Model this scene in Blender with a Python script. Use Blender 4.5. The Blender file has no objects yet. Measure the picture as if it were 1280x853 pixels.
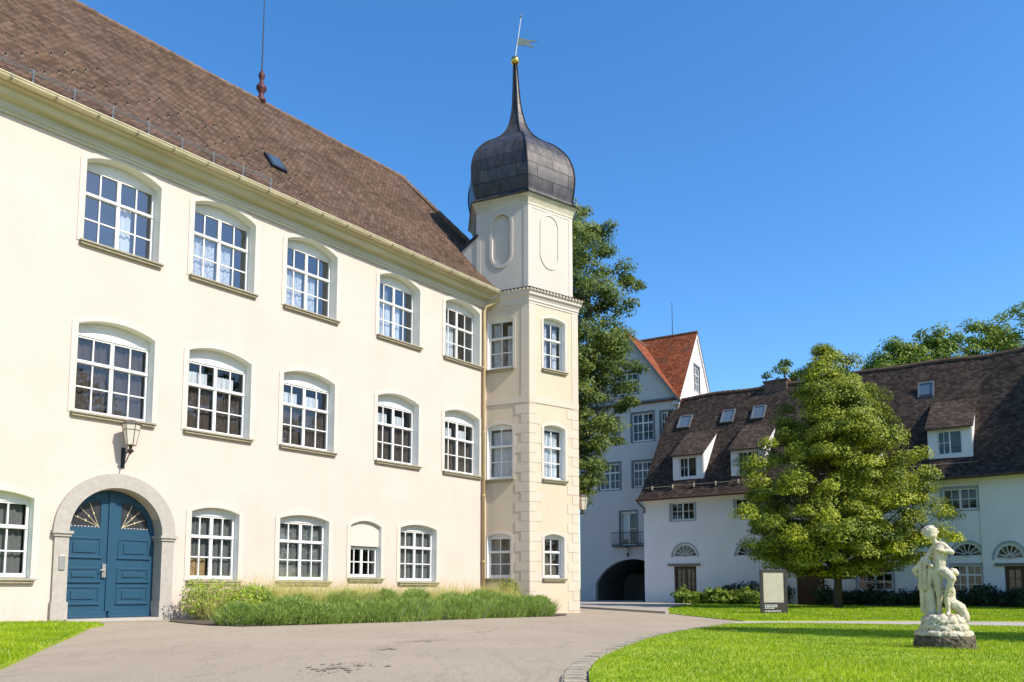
import bpy, bmesh, math, random
import numpy as np
from mathutils import Vector, Matrix
from mathutils.geometry import tessellate_polygon
R = math.radians
random.seed(7); rng = np.random.default_rng(7)
scene = bpy.context.scene
COL = scene.collection

# ------------------------------------------------------------------ camera, sky, sun, exposure
cd = bpy.data.cameras.new('camera'); cam = bpy.data.objects.new('camera', cd); COL.objects.link(cam)
cam.location = (0, 0, 0.81); cam.rotation_euler = (R(90 + 5.38), 0, 0)
cd.sensor_width = 36; cd.lens = 28.125; cd.shift_y = 0.168; cd.clip_start = 0.1; cd.clip_end = 3000
scene.camera = cam
SUN_AZ, SUN_EL = 122.0, 42.0
w = bpy.data.worlds.new('World'); scene.world = w; w.use_nodes = True
nt = w.node_tree; bg = nt.nodes['Background']
sky = nt.nodes.new('ShaderNodeTexSky'); sky.sky_type = 'NISHITA'; sky.sun_disc = False
sky.sun_elevation = R(SUN_EL); sky.sun_rotation = R(SUN_AZ)
sky.altitude = 400; sky.air_density = 1.0; sky.dust_density = 0.7; sky.ozone_density = 4.0
hs = nt.nodes.new('ShaderNodeHueSaturation'); hs.inputs['Saturation'].default_value = 1.24; hs.inputs['Value'].default_value = 1.06   # deep summer blue
nt.links.new(sky.outputs[0], hs.inputs['Color']); nt.links.new(hs.outputs[0], bg.inputs[0]); bg.inputs[1].default_value = 0.15
sl = bpy.data.lights.new('sun', 'SUN'); so = bpy.data.objects.new('sun', sl); COL.objects.link(so)
sl.energy = 4.1; sl.angle = R(0.53); sl.color = (1, 0.93, 0.82)
sv = Vector((math.sin(R(SUN_AZ)) * math.cos(R(SUN_EL)), math.cos(R(SUN_AZ)) * math.cos(R(SUN_EL)), math.sin(R(SUN_EL))))
so.rotation_euler = sv.to_track_quat('Z', 'Y').to_euler(); so.location = sv * 60
vs = scene.view_settings; vs.view_transform = 'Standard'; vs.look = 'None'; vs.exposure = 0.72; vs.gamma = 1; vs.use_curve_mapping = False

# ------------------------------------------------------------------ helpers
def tag(o, label=None, cat=None, group=None, kind=None):
    if label: o['label'] = label
    if cat: o['category'] = cat
    if group: o['group'] = group
    if kind: o['kind'] = kind
    return o

def empty(name, loc=(0, 0, 0), rz=0.0, label=None, cat=None, group=None):
    o = bpy.data.objects.new(name, None); COL.objects.link(o)
    o.location = loc; o.rotation_euler = (0, 0, rz); o.empty_display_size = 0.3
    return tag(o, label, cat, group)

class MB:
    """collects faces, then links them as ONE mesh object"""
    def __init__(s): s.v = []; s.f = []; s.uv = {}; s.mi = {}; s.m = 0
    def face(s, pts, uv=None):
        b = len(s.v); s.v += [tuple(p) for p in pts]; s.f.append(list(range(b, b + len(pts))))
        if uv: s.uv[len(s.f) - 1] = uv
        if s.m: s.mi[len(s.f) - 1] = s.m
    def mesh(s, vs_, fs):
        b = len(s.v); s.v += [tuple(p) for p in vs_]
        for f in fs:
            s.f.append([b + i for i in f])
            if s.m: s.mi[len(s.f) - 1] = s.m
    def box(s, x0, x1, y0, y1, z0, z1, M=None):
        c = [(x0, y0, z0), (x1, y0, z0), (x1, y1, z0), (x0, y1, z0), (x0, y0, z1), (x1, y0, z1), (x1, y1, z1), (x0, y1, z1)]
        if M is not None: c = [M @ Vector(p) for p in c]
        s.mesh(c, [(0, 3, 2, 1), (4, 5, 6, 7), (0, 1, 5, 4), (1, 2, 6, 5), (2, 3, 7, 6), (3, 0, 4, 7)])
        return s
    def tube(s, pts, r, n=8, cap=True):
        pts = [Vector(p) for p in pts]; rs = r if isinstance(r, (list, tuple)) else [r] * len(pts)
        rings = []; prev = None
        for i, p in enumerate(pts):
            t = (pts[min(i + 1, len(pts) - 1)] - pts[max(i - 1, 0)]).normalized()
            if prev is None:
                a = Vector((0, 0, 1)) if abs(t.z) < 0.9 else Vector((1, 0, 0))
                nx = t.cross(a).normalized()
            else:
                nx = (prev - t * prev.dot(t)).normalized()
            prev = nx; ny = t.cross(nx)
            rings.append([p + (nx * math.cos(2 * math.pi * k / n) + ny * math.sin(2 * math.pi * k / n)) * rs[i] for k in range(n)])
        vsx = [q for rg in rings for q in rg]; fs = []
        for i in range(len(pts) - 1):
            for k in range(n):
                fs.append((i * n + k, i * n + (k + 1) % n, (i + 1) * n + (k + 1) % n, (i + 1) * n + k))
        if cap: fs += [tuple(range(n))[::-1], tuple((len(pts) - 1) * n + k for k in range(n))]
        s.mesh(vsx, fs); return s
    def lathe(s, prof, n=16, c=(0, 0, 0), a0=0.0):
        vsx = []; fs = []
        for r, z in prof:
            for k in range(n):
                a = a0 + 2 * math.pi * k / n
                vsx.append((c[0] + r * math.cos(a), c[1] + r * math.sin(a), c[2] + z))
        for i in range(len(prof) - 1):
            for k in range(n):
                fs.append((i * n + k, i * n + (k + 1) % n, (i + 1) * n + (k + 1) % n, (i + 1) * n + k))
        fs += [tuple(range(n))[::-1], tuple((len(prof) - 1) * n + k for k in range(n))]
        s.mesh(vsx, fs); return s
    def plate(s, outline, holes, y0, y1=None, back=True):
        """flat plate in the XZ plane with holes, front at y0 and (if given) back at y1"""
        loops = [[Vector((x, z, 0)) for x, z in outline]] + [[Vector((x, z, 0)) for x, z in h] for h in holes]
        flat = [p for l in loops for p in l]
        tris = tessellate_polygon(loops)
        s.mesh([(p.x, y0, p.y) for p in flat], tris)
        if y1 is not None:
            if back: s.mesh([(p.x, y1, p.y) for p in flat], [t[::-1] for t in tris])
            for l in loops:
                n = len(l)
                for i in range(n):
                    a, b = l[i], l[(i + 1) % n]
                    s.face([(a.x, y0, a.y), (b.x, y0, b.y), (b.x, y1, b.y), (a.x, y1, a.y)])
        return s
    def build(s, name, mat, parent=None, loc=(0, 0, 0), rz=0.0, smooth=False, bevel=0):
        me = bpy.data.meshes.new(name); me.from_pydata(s.v, [], s.f)
        for m in (mat if isinstance(mat, (list, tuple)) else [mat]): me.materials.append(m)
        if s.mi:
            for i, k in s.mi.items(): me.polygons[i].material_index = k
        if s.uv:
            ul = me.uv_layers.new(name='UVMap').data
            for i, uvs in s.uv.items():
                for li, q in zip(me.polygons[i].loop_indices, uvs): ul[li].uv = q
        bm = bmesh.new(); bm.from_mesh(me)
        if not s.uv: bmesh.ops.remove_doubles(bm, verts=bm.verts, dist=1e-5)
        bmesh.ops.recalc_face_normals(bm, faces=bm.faces)
        bm.to_mesh(me); bm.free()
        if smooth:
            for p in me.polygons: p.use_smooth = True
        me.update()
        o = bpy.data.objects.new(name, me); COL.objects.link(o)
        o.location = loc; o.rotation_euler = (0, 0, rz)
        if parent: o.parent = parent
        if bevel:
            b = o.modifiers.new('bevel', 'BEVEL'); b.width = bevel; b.segments = 2; b.limit_method = 'ANGLE'
        return o

def arch(x0, x1, z0, zs, zc, n=12):
    """outline of an opening with a segmental or round arch"""
    h = zc - zs; a = (x1 - x0) / 2; cx = (x0 + x1) / 2
    pts = [(x0, z0), (x1, z0), (x1, zs)]
    if h > 1e-4:
        rad = (a * a + h * h) / (2 * h); cz = zc - rad; t0 = math.asin(min(1, a / rad))
        if h > a: t0 = math.pi - t0
        for i in range(1, n): t = t0 - 2 * t0 * i / n; pts.append((cx + rad * math.sin(t), cz + rad * math.cos(t)))
    pts.append((x0, zs)); return pts

def rect(x0, x1, z0, z1): return [(x0, z0), (x1, z0), (x1, z1), (x0, z1)]

# ------------------------------------------------------------------ materials
def mat(name, col, rough=0.8, var=0.0, vscale=1.0, bump=0.0, bscale=20.0, metal=0.0, spec=0.3, col2=None, stretch=None, detail=4.0):
    m = bpy.data.materials.new(name); m.use_nodes = True; t = m.node_tree; b = t.nodes['Principled BSDF']
    b.inputs['Base Color'].default_value = (*col, 1); b.inputs['Roughness'].default_value = rough
    b.inputs['Metallic'].default_value = metal; b.inputs['Specular IOR Level'].default_value = spec
    tc = t.nodes.new('ShaderNodeTexCoord'); co = tc.outputs['Object']
    if stretch:
        mp = t.nodes.new('ShaderNodeMapping'); mp.inputs['Scale'].default_value = stretch
        t.links.new(co, mp.inputs[0]); co = mp.outputs[0]
    if var > 0 or col2:
        n = t.nodes.new('ShaderNodeTexNoise'); n.inputs['Scale'].default_value = vscale; n.inputs['Detail'].default_value = detail
        n.inputs['Roughness'].default_value = 0.65
        t.links.new(co, n.inputs[0])
        r = t.nodes.new('ShaderNodeMapRange'); r.inputs[1].default_value = 0.35; r.inputs[2].default_value = 0.65
        t.links.new(n.outputs[0], r.inputs[0])
        mx = t.nodes.new('ShaderNodeMix'); mx.data_type = 'RGBA'
        c2 = col2 if col2 else tuple(c * (1 - var) for c in col)
        mx.inputs['A'].default_value = (*col, 1); mx.inputs['B'].default_value = (*c2, 1)
        t.links.new(r.outputs[0], mx.inputs['Factor']); t.links.new(mx.outputs['Result'], b.inputs['Base Color'])
    if bump > 0:
        n = t.nodes.new('ShaderNodeTexNoise'); n.inputs['Scale'].default_value = bscale; n.inputs['Detail'].default_value = 5
        t.links.new(tc.outputs['Object'], n.inputs[0])
        bp = t.nodes.new('ShaderNodeBump'); bp.inputs['Strength'].default_value = bump; bp.inputs['Distance'].default_value = 0.02
        t.links.new(n.outputs[0], bp.inputs['Height']); t.links.new(bp.outputs[0], b.inputs['Normal'])
    return m

def tiles(name, c1, c2, c3, tw=0.19, th=0.15, gap=(0.02, 0.018, 0.016), bump=0.9, patch=None):
    """plain clay tiles laid in rows; UV in metres, v up the slope"""
    m = bpy.data.materials.new(name); m.use_nodes = True; t = m.node_tree; b = t.nodes['Principled BSDF']
    uv = t.nodes.new('ShaderNodeUVMap'); uv.uv_map = 'UVMap'
    wob = t.nodes.new('ShaderNodeTexNoise'); wob.inputs['Scale'].default_value = 1.3; wob.inputs['Detail'].default_value = 3
    t.links.new(uv.outputs[0], wob.inputs[0])
    vm = t.nodes.new('ShaderNodeVectorMath'); vm.operation = 'MULTIPLY_ADD'; vm.inputs[1].default_value = (0.08, 0.08, 0)
    t.links.new(wob.outputs['Color'], vm.inputs[0]); t.links.new(uv.outputs[0], vm.inputs[2])
    br = t.nodes.new('ShaderNodeTexBrick'); br.offset = 0.5; br.inputs['Scale'].default_value = 1
    br.inputs['Brick Width'].default_value = tw; br.inputs['Row Height'].default_value = th
    br.inputs['Mortar Size'].default_value = 0.008; br.inputs['Mortar Smooth'].default_value = 0.3; br.inputs['Bias'].default_value = 0
    br.inputs['Color1'].default_value = (0, 0, 0, 1); br.inputs['Color2'].default_value = (1, 1, 1, 1); br.inputs['Mortar'].default_value = (0, 0, 0, 1)
    t.links.new(vm.outputs[0], br.inputs[0])
    cr = t.nodes.new('ShaderNodeValToRGB'); cr.color_ramp.elements[0].color = (*c1, 1); cr.color_ramp.elements[1].color = (*c3, 1)
    e = cr.color_ramp.elements.new(0.5); e.color = (*c2, 1)
    t.links.new(br.outputs['Color'], cr.inputs[0])
    big = t.nodes.new('ShaderNodeTexNoise'); big.inputs['Scale'].default_value = 0.5; big.inputs['Detail'].default_value = 6; big.inputs['Roughness'].default_value = 0.7
    t.links.new(uv.outputs[0], big.inputs[0])
    mr = t.nodes.new('ShaderNodeMapRange'); mr.inputs[1].default_value = 0.3; mr.inputs[2].default_value = 0.7; mr.inputs[3].default_value = 0.7; mr.inputs[4].default_value = 1.25
    t.links.new(big.outputs[0], mr.inputs[0])
    mu = t.nodes.new('ShaderNodeMix'); mu.data_type = 'RGBA'; mu.blend_type = 'MULTIPLY'; mu.inputs['Factor'].default_value = 1
    t.links.new(cr.outputs[0], mu.inputs['A']); t.links.new(mr.outputs[0], mu.inputs['B'])
    last = mu.outputs['Result']
    if patch:
        n2 = t.nodes.new('ShaderNodeTexNoise'); n2.inputs['Scale'].default_value = 1.1; n2.inputs['Detail'].default_value = 5
        t.links.new(uv.outputs[0], n2.inputs[0])
        m2 = t.nodes.new('ShaderNodeMapRange'); m2.inputs[1].default_value = 0.55; m2.inputs[2].default_value = 0.72; m2.inputs[4].default_value = 0.7
        t.links.new(n2.outputs[0], m2.inputs[0])
        px = t.nodes.new('ShaderNodeMix'); px.data_type = 'RGBA'; px.inputs['B'].default_value = (*patch, 1)
        t.links.new(m2.outputs[0], px.inputs['Factor']); t.links.new(last, px.inputs['A']); last = px.outputs['Result']
    gx = t.nodes.new('ShaderNodeMix'); gx.data_type = 'RGBA'; gx.inputs['B'].default_value = (*gap, 1)
    t.links.new(br.outputs['Fac'], gx.inputs['Factor']); t.links.new(last, gx.inputs['A'])
    t.links.new(gx.outputs['Result'], b.inputs['Base Color'])
    # each tile lies on the one below: saw-tooth height along v
    sx = t.nodes.new('ShaderNodeSeparateXYZ'); t.links.new(vm.outputs[0], sx.inputs[0])
    dv = t.nodes.new('ShaderNodeMath'); dv.operation = 'DIVIDE'; dv.inputs[1].default_value = th; t.links.new(sx.outputs['Y'], dv.inputs[0])
    fr = t.nodes.new('ShaderNodeMath'); fr.operation = 'FRACT'; t.links.new(dv.outputs[0], fr.inputs[0])
    iv = t.nodes.new('ShaderNodeMath'); iv.operation = 'SUBTRACT'; iv.inputs[0].default_value = 1; t.links.new(fr.outputs[0], iv.inputs[1])
    sb = t.nodes.new('ShaderNodeMath'); sb.operation = 'SUBTRACT'; t.links.new(iv.outputs[0], sb.inputs[0]); t.links.new(br.outputs['Fac'], sb.inputs[1])
    ad = t.nodes.new('ShaderNodeMath'); ad.operation = 'MULTIPLY_ADD'; ad.inputs[1].default_value = 0.35
    t.links.new(br.outputs['Color'], ad.inputs[0]); t.links.new(sb.outputs[0], ad.inputs[2])
    bp = t.nodes.new('ShaderNodeBump'); bp.inputs['Strength'].default_value = bump; bp.inputs['Distance'].default_value = 0.03
    t.links.new(ad.outputs[0], bp.inputs['Height']); t.links.new(bp.outputs[0], b.inputs['Normal'])
    b.inputs['Roughness'].default_value = 0.9; b.inputs['Specular IOR Level'].default_value = 0.1
    return m

def glass(name, ior=1.9, tint=(0.9, 0.95, 0.95)):
    m = bpy.data.materials.new(name); m.use_nodes = True; t = m.node_tree; t.nodes.clear()
    o = t.nodes.new('ShaderNodeOutputMaterial'); mx = t.nodes.new('ShaderNodeMixShader')
    f = t.nodes.new('ShaderNodeFresnel'); ge = t.nodes.new('ShaderNodeNewGeometry')
    mf = t.nodes.new('ShaderNodeMix'); mf.inputs['A'].default_value = ior; mf.inputs['B'].default_value = 1 / ior      # a thin pane reflects alike from both sides
    t.links.new(ge.outputs['Backfacing'], mf.inputs['Factor']); t.links.new(mf.outputs['Result'], f.inputs[0])
    a = t.nodes.new('ShaderNodeBsdfTransparent'); a.inputs[0].default_value = (*tint, 1)
    g = t.nodes.new('ShaderNodeBsdfGlossy'); g.inputs['Roughness'].default_value = 0.015; g.inputs[0].default_value = (1, 1, 1, 1)
    tc = t.nodes.new('ShaderNodeTexCoord'); n = t.nodes.new('ShaderNodeTexNoise'); n.inputs['Scale'].default_value = 1.6
    bp = t.nodes.new('ShaderNodeBump'); bp.inputs['Strength'].default_value = 0.05; bp.inputs['Distance'].default_value = 0.03
    t.links.new(tc.outputs['Object'], n.inputs[0]); t.links.new(n.outputs[0], bp.inputs['Height']); t.links.new(bp.outputs[0], g.inputs['Normal'])
    t.links.new(f.outputs[0], mx.inputs[0]); t.links.new(a.outputs[0], mx.inputs[1]); t.links.new(g.outputs[0], mx.inputs[2]); t.links.new(mx.outputs[0], o.inputs[0])
    return m

def leafmat(name, dark, light, trans=0.35, rough=0.5, third=None):
    m = bpy.data.materials.new(name); m.use_nodes = True; t = m.node_tree; t.nodes.clear()
    o = t.nodes.new('ShaderNodeOutputMaterial')
    at = t.nodes.new('ShaderNodeAttribute'); at.attribute_name = 'tone'
    cr = t.nodes.new('ShaderNodeValToRGB'); cr.color_ramp.elements[0].color = (*dark, 1); cr.color_ramp.elements[1].color = (*light, 1)
    if third:
        e = cr.color_ramp.elements.new(0.93); e.color = (*light, 1); cr.color_ramp.elements[-1].color = (*third, 1); cr.color_ramp.elements[-1].position = 0.96
    t.links.new(at.outputs['Fac'], cr.inputs[0])
    p = t.nodes.new('ShaderNodeBsdfPrincipled'); p.inputs['Roughness'].default_value = rough; p.inputs['Specular IOR Level'].default_value = 0.25
    tr = t.nodes.new('ShaderNodeBsdfTranslucent'); mx = t.nodes.new('ShaderNodeMixShader'); mx.inputs[0].default_value = trans
    t.links.new(cr.outputs[0], p.inputs['Base Color']); t.links.new(cr.outputs[0], tr.inputs[0])
    t.links.new(p.outputs[0], mx.inputs[1]); t.links.new(tr.outputs[0], mx.inputs[2]); t.links.new(mx.outputs[0], o.inputs[0])
    return m

def plaster(name, col, dirt, amt=0.5, base_z=0.9, streak=0.35):
    """lime plaster: cloudy patches, faint rain streaks, splash dirt along the foot of the wall"""
    m = mat(name, col, 0.92, 0.05, 0.6, 0.3, 45, col2=tuple(c * 0.93 for c in col)); t = m.node_tree; b = t.nodes['Principled BSDF']
    src = b.inputs['Base Color'].links[0].from_socket; tc = t.nodes.new('ShaderNodeTexCoord')
    def noise(scale, stretch, lo, hi, det=6):
        mp = t.nodes.new('ShaderNodeMapping'); mp.inputs['Scale'].default_value = stretch; t.links.new(tc.outputs['Object'], mp.inputs[0])
        n = t.nodes.new('ShaderNodeTexNoise'); n.inputs['Scale'].default_value = scale; n.inputs['Detail'].default_value = det; n.inputs['Roughness'].default_value = 0.7; t.links.new(mp.outputs[0], n.inputs[0])
        r = t.nodes.new('ShaderNodeMapRange'); r.inputs[1].default_value = lo; r.inputs[2].default_value = hi; t.links.new(n.outputs[0], r.inputs[0]); return r.outputs[0]
    def mth(op, a, bb):
        n = t.nodes.new('ShaderNodeMath'); n.operation = op
        for i, q in enumerate((a, bb)):
            if isinstance(q, float): n.inputs[i].default_value = q
            else: t.links.new(q, n.inputs[i])
        return n.outputs[0]
    st_ = mth('MULTIPLY', noise(1.6, (2.2, 2.2, 0.10), 0.52, 0.78), streak)
    bl_ = mth('MULTIPLY', noise(0.45, (1, 1, 1), 0.50, 0.72), streak * 0.8)
    sx = t.nodes.new('ShaderNodeSeparateXYZ'); t.links.new(tc.outputs['Object'], sx.inputs[0])
    zr = t.nodes.new('ShaderNodeMapRange'); zr.inputs[1].default_value = base_z; zr.inputs[2].default_value = -0.25; t.links.new(sx.outputs['Z'], zr.inputs[0])
    ft = mth('MULTIPLY', zr.outputs[0], noise(2.5, (1, 1, 0.6), 0.35, 0.7))
    f = mth('MULTIPLY', mth('MAXIMUM', mth('MAXIMUM', st_, bl_), ft), amt)
    mx = t.nodes.new('ShaderNodeMix'); mx.data_type = 'RGBA'; mx.inputs['B'].default_value = (*dirt, 1)
    t.links.new(f, mx.inputs['Factor']); t.links.new(src, mx.inputs['A']); t.links.new(mx.outputs['Result'], b.inputs['Base Color'])
    return m

M = {}
M['cream'] = plaster('cream_plaster', (0.590, 0.470, 0.402), (0.45, 0.35, 0.255), 0.65)
M['ochre'] = plaster('ochre_plaster', (0.575, 0.470, 0.345), (0.42, 0.33, 0.23), 0.5)
M['white'] = plaster('white_plaster', (0.570, 0.505, 0.435), (0.44, 0.39, 0.31), 0.4)
M['reveal'] = plaster('brightened_reveal', (0.86, 0.825, 0.76), (0.5, 0.44, 0.36), 0.3)  # reveals painted paler than the surround to stand in for bounced light
M['glass_top'] = glass('sky_facing_window_glass', 2.45)
M['quoin'] = plaster('pale_corner_blocks', (0.575, 0.482, 0.385), (0.44, 0.38, 0.29), 0.5)
M['upper'] = plaster('pale_tower_plaster', (0.560, 0.495, 0.420), (0.45, 0.37, 0.28), 0.5)
M['blind'] = mat('dark_net_curtain', (0.135, 0.13, 0.125), 0.9, 0.22, 5, stretch=(6, 6, 0.4))
M['drape'] = mat('brown_drape', (0.075, 0.052, 0.042), 0.9, 0.4, 5, stretch=(6, 6, 0.4))
M['trim'] = mat('pale_cornice_plaster', (0.58, 0.535, 0.42), 0.85, col2=(0.46, 0.41, 0.29), vscale=0.9, bump=0.12, bscale=50, stretch=(0.5, 3, 3))
M['frame'] = mat('white_window_paint', (0.70, 0.68, 0.65), 0.5, 0.08, 5)
M['sill'] = mat('weathered_sandstone', (0.36, 0.31, 0.22), 0.9, 0.25, 7, 0.3, 60)
M['stone'] = mat('grey_portal_stone', (0.40, 0.36, 0.31), 0.9, 0.15, 9, 0.3, 80)
M['door'] = mat('blue_door_paint', (0.014, 0.064, 0.112), 0.38, 0.15, 5, 0.05, 40, spec=0.45, stretch=(8, 8, 0.6))
M['gutter'] = mat('cream_gutter_metal', (0.70, 0.60, 0.40), 0.5, 0.2, 3, spec=0.4)
M['pipe'] = mat('ochre_drainpipe', (0.56, 0.42, 0.20), 0.5, 0.12, 3, spec=0.4)
M['glass'] = glass('window_glass', 1.66)
M['glass_far'] = glass('far_window_glass', 1.5)
M['curtain'] = mat('white_curtain', (0.56, 0.56, 0.58), 0.9, 0.12, 9, col2=(0.40, 0.40, 0.44), stretch=(6, 6, 0.3))
M['lace'] = mat('lace_curtain', (0.54, 0.53, 0.55), 0.9, col2=(0.26, 0.26, 0.30), vscale=14, detail=2)
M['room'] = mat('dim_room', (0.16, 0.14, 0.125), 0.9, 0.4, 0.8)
M['wood_in'] = mat('shelf_wood', (0.36, 0.22, 0.10), 0.7, 0.4, 4)
M['roof'] = tiles('brown_clay_tiles', (0.070, 0.043, 0.029), (0.102, 0.064, 0.043), (0.146, 0.094, 0.064), patch=(0.14, 0.080, 0.046))
M['roof_dark'] = tiles('dark_clay_tiles', (0.034, 0.024, 0.020), (0.056, 0.040, 0.032), (0.10, 0.072, 0.055), tw=0.2, th=0.17, patch=(0.085, 0.062, 0.042))
M['roof_orange'] = tiles('orange_clay_tiles', (0.16, 0.045, 0.020), (0.24, 0.068, 0.028), (0.33, 0.11, 0.05), tw=0.2, th=0.17, gap=(0.05, 0.025, 0.02), patch=(0.11, 0.07, 0.055))
M['ridge'] = mat('ridge_tile_clay', (0.20, 0.125, 0.085), 0.9, 0.5, 4, 0.4, 25)
M['iron'] = mat('black_iron', (0.02, 0.02, 0.02), 0.5, 0.2, 10, spec=0.5)
M['galv'] = mat('galvanised_steel', (0.26, 0.26, 0.25), 0.45, 0.2, 8, metal=0.6)
M['redwood'] = mat('dark_red_flashing', (0.09, 0.022, 0.02), 0.55, 0.3, 3)
M['navy'] = mat('oxidised_dark_sheet', (0.035, 0.036, 0.05), 0.45, 0.3, 2, metal=0.3)
M['gold'] = mat('gilded_copper', (0.80, 0.50, 0.12), 0.28, 0.1, 9, metal=1.0)
M['vane'] = mat('pale_vane_sheet', (0.20, 0.23, 0.19), 0.4, 0.3, 6, metal=0.3)
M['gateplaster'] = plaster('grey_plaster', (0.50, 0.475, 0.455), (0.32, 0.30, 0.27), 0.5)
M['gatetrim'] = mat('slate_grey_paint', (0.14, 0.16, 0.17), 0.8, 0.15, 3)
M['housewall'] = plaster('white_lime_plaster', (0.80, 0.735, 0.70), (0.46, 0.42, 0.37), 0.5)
M['greywash'] = mat('grey_window_band', (0.34, 0.38, 0.41), 0.85, 0.1, 3)
M['brownwood'] = mat('brown_door_wood', (0.10, 0.05, 0.028), 0.6, 0.3, 3, 0.2, 30, stretch=(10, 10, 0.6))
M['lintel'] = mat('brown_sandstone', (0.22, 0.18, 0.14), 0.9, 0.25, 6, 0.3, 50)
M['bark'] = mat('brown_bark', (0.09, 0.068, 0.05), 0.95, 0.4, 5, 0.8, 14, stretch=(4, 4, 0.7))
M['linden'] = leafmat('linden_leaves', (0.052, 0.100, 0.012), (0.46, 0.49, 0.030), 0.26)
M['ash'] = leafmat('ash_leaves', (0.052, 0.098, 0.022), (0.25, 0.29, 0.048), 0.40)
M['backleaf'] = leafmat('far_tree_leaves', (0.075, 0.14, 0.018), (0.27, 0.34, 0.032), 0.38)
M['lavender'] = leafmat('lavender_leaves', (0.15, 0.25, 0.055), (0.44, 0.56, 0.13), 0.45, third=(0.36, 0.30, 0.46))
M['feather'] = leafmat('feather_grass', (0.48, 0.47, 0.10), (0.80, 0.71, 0.34), 0.45)
M['rose'] = leafmat('rose_leaves', (0.17, 0.30, 0.03), (0.52, 0.60, 0.08), 0.4, third=(0.80, 0.48, 0.42))
M['lime'] = leafmat('lime_leaves', (0.10, 0.17, 0.02), (0.30, 0.38, 0.05), 0.35)
M['darkshrub'] = leafmat('dark_shrub_leaves', (0.018, 0.040, 0.016), (0.05, 0.085, 0.03), 0.25)
M['grassblade'] = leafmat('grass_blades', (0.13, 0.25, 0.008), (0.43, 0.54, 0.016), 0.45, third=(0.75, 0.68, 0.28))
M['lawn'] = mat('lawn_soil_green', (0.20, 0.30, 0.010), 0.95, 0.35, 1.4, 0.8, 30, col2=(0.33, 0.41, 0.018))
M['soil'] = mat('dry_soil', (0.11, 0.085, 0.06), 0.95, 0.4, 6, 0.8, 20)
M['gravel'] = mat('pale_gravel', (0.42, 0.38, 0.33), 0.95, 0.15, 12, 0.4, 60)
M['apron'] = mat('pale_paving', (0.36, 0.31, 0.25), 0.9, 0.15, 2, 0.3, 40)
M['cobble'] = mat('pale_cobble', (0.40, 0.345, 0.255), 0.9, 0.35, 9, 0.5, 30)
M['statue'] = mat('weathered_limestone', (0.64, 0.565, 0.42), 0.9, col2=(0.42, 0.36, 0.25), vscale=6, bump=0.5, bscale=30, detail=8)
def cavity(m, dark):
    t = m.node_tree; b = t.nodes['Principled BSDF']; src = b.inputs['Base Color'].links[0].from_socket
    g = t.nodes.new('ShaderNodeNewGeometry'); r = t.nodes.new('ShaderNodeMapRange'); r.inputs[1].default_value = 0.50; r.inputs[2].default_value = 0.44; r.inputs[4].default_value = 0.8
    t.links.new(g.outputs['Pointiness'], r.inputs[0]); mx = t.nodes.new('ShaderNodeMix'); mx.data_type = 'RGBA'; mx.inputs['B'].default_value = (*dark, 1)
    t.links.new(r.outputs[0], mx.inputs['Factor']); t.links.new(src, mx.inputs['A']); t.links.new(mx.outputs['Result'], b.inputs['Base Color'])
cavity(M['statue'], (0.16, 0.14, 0.09))     # ambient shade and stains painted into the hollows as dark colour
M['rock'] = mat('mossy_dark_stone', (0.055, 0.045, 0.032), 0.95, col2=(0.15, 0.12, 0.08), vscale=9, bump=0.9, bscale=18)
M['board'] = mat('dark_board_frame', (0.045, 0.038, 0.034), 0.5, 0.15, 8)
M['paper'] = mat('faded_board_panel', (0.46, 0.42, 0.33), 0.5, 0.12, 2.5)
M['textwhite'] = mat('white_lettering', (0.7, 0.7, 0.68), 0.6)
M['lampglass'] = mat('frosted_lamp_glass', (0.62, 0.56, 0.47), 0.3, 0.08, 8, spec=0.5)
M['lampmetal'] = mat('grey_brown_lamp_metal', (0.13, 0.11, 0.09), 0.5, 0.2, 8, metal=0.3)
M['steelbox'] = mat('brushed_steel', (0.45, 0.43, 0.40), 0.35, 0.1, 9, metal=0.7)

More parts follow.
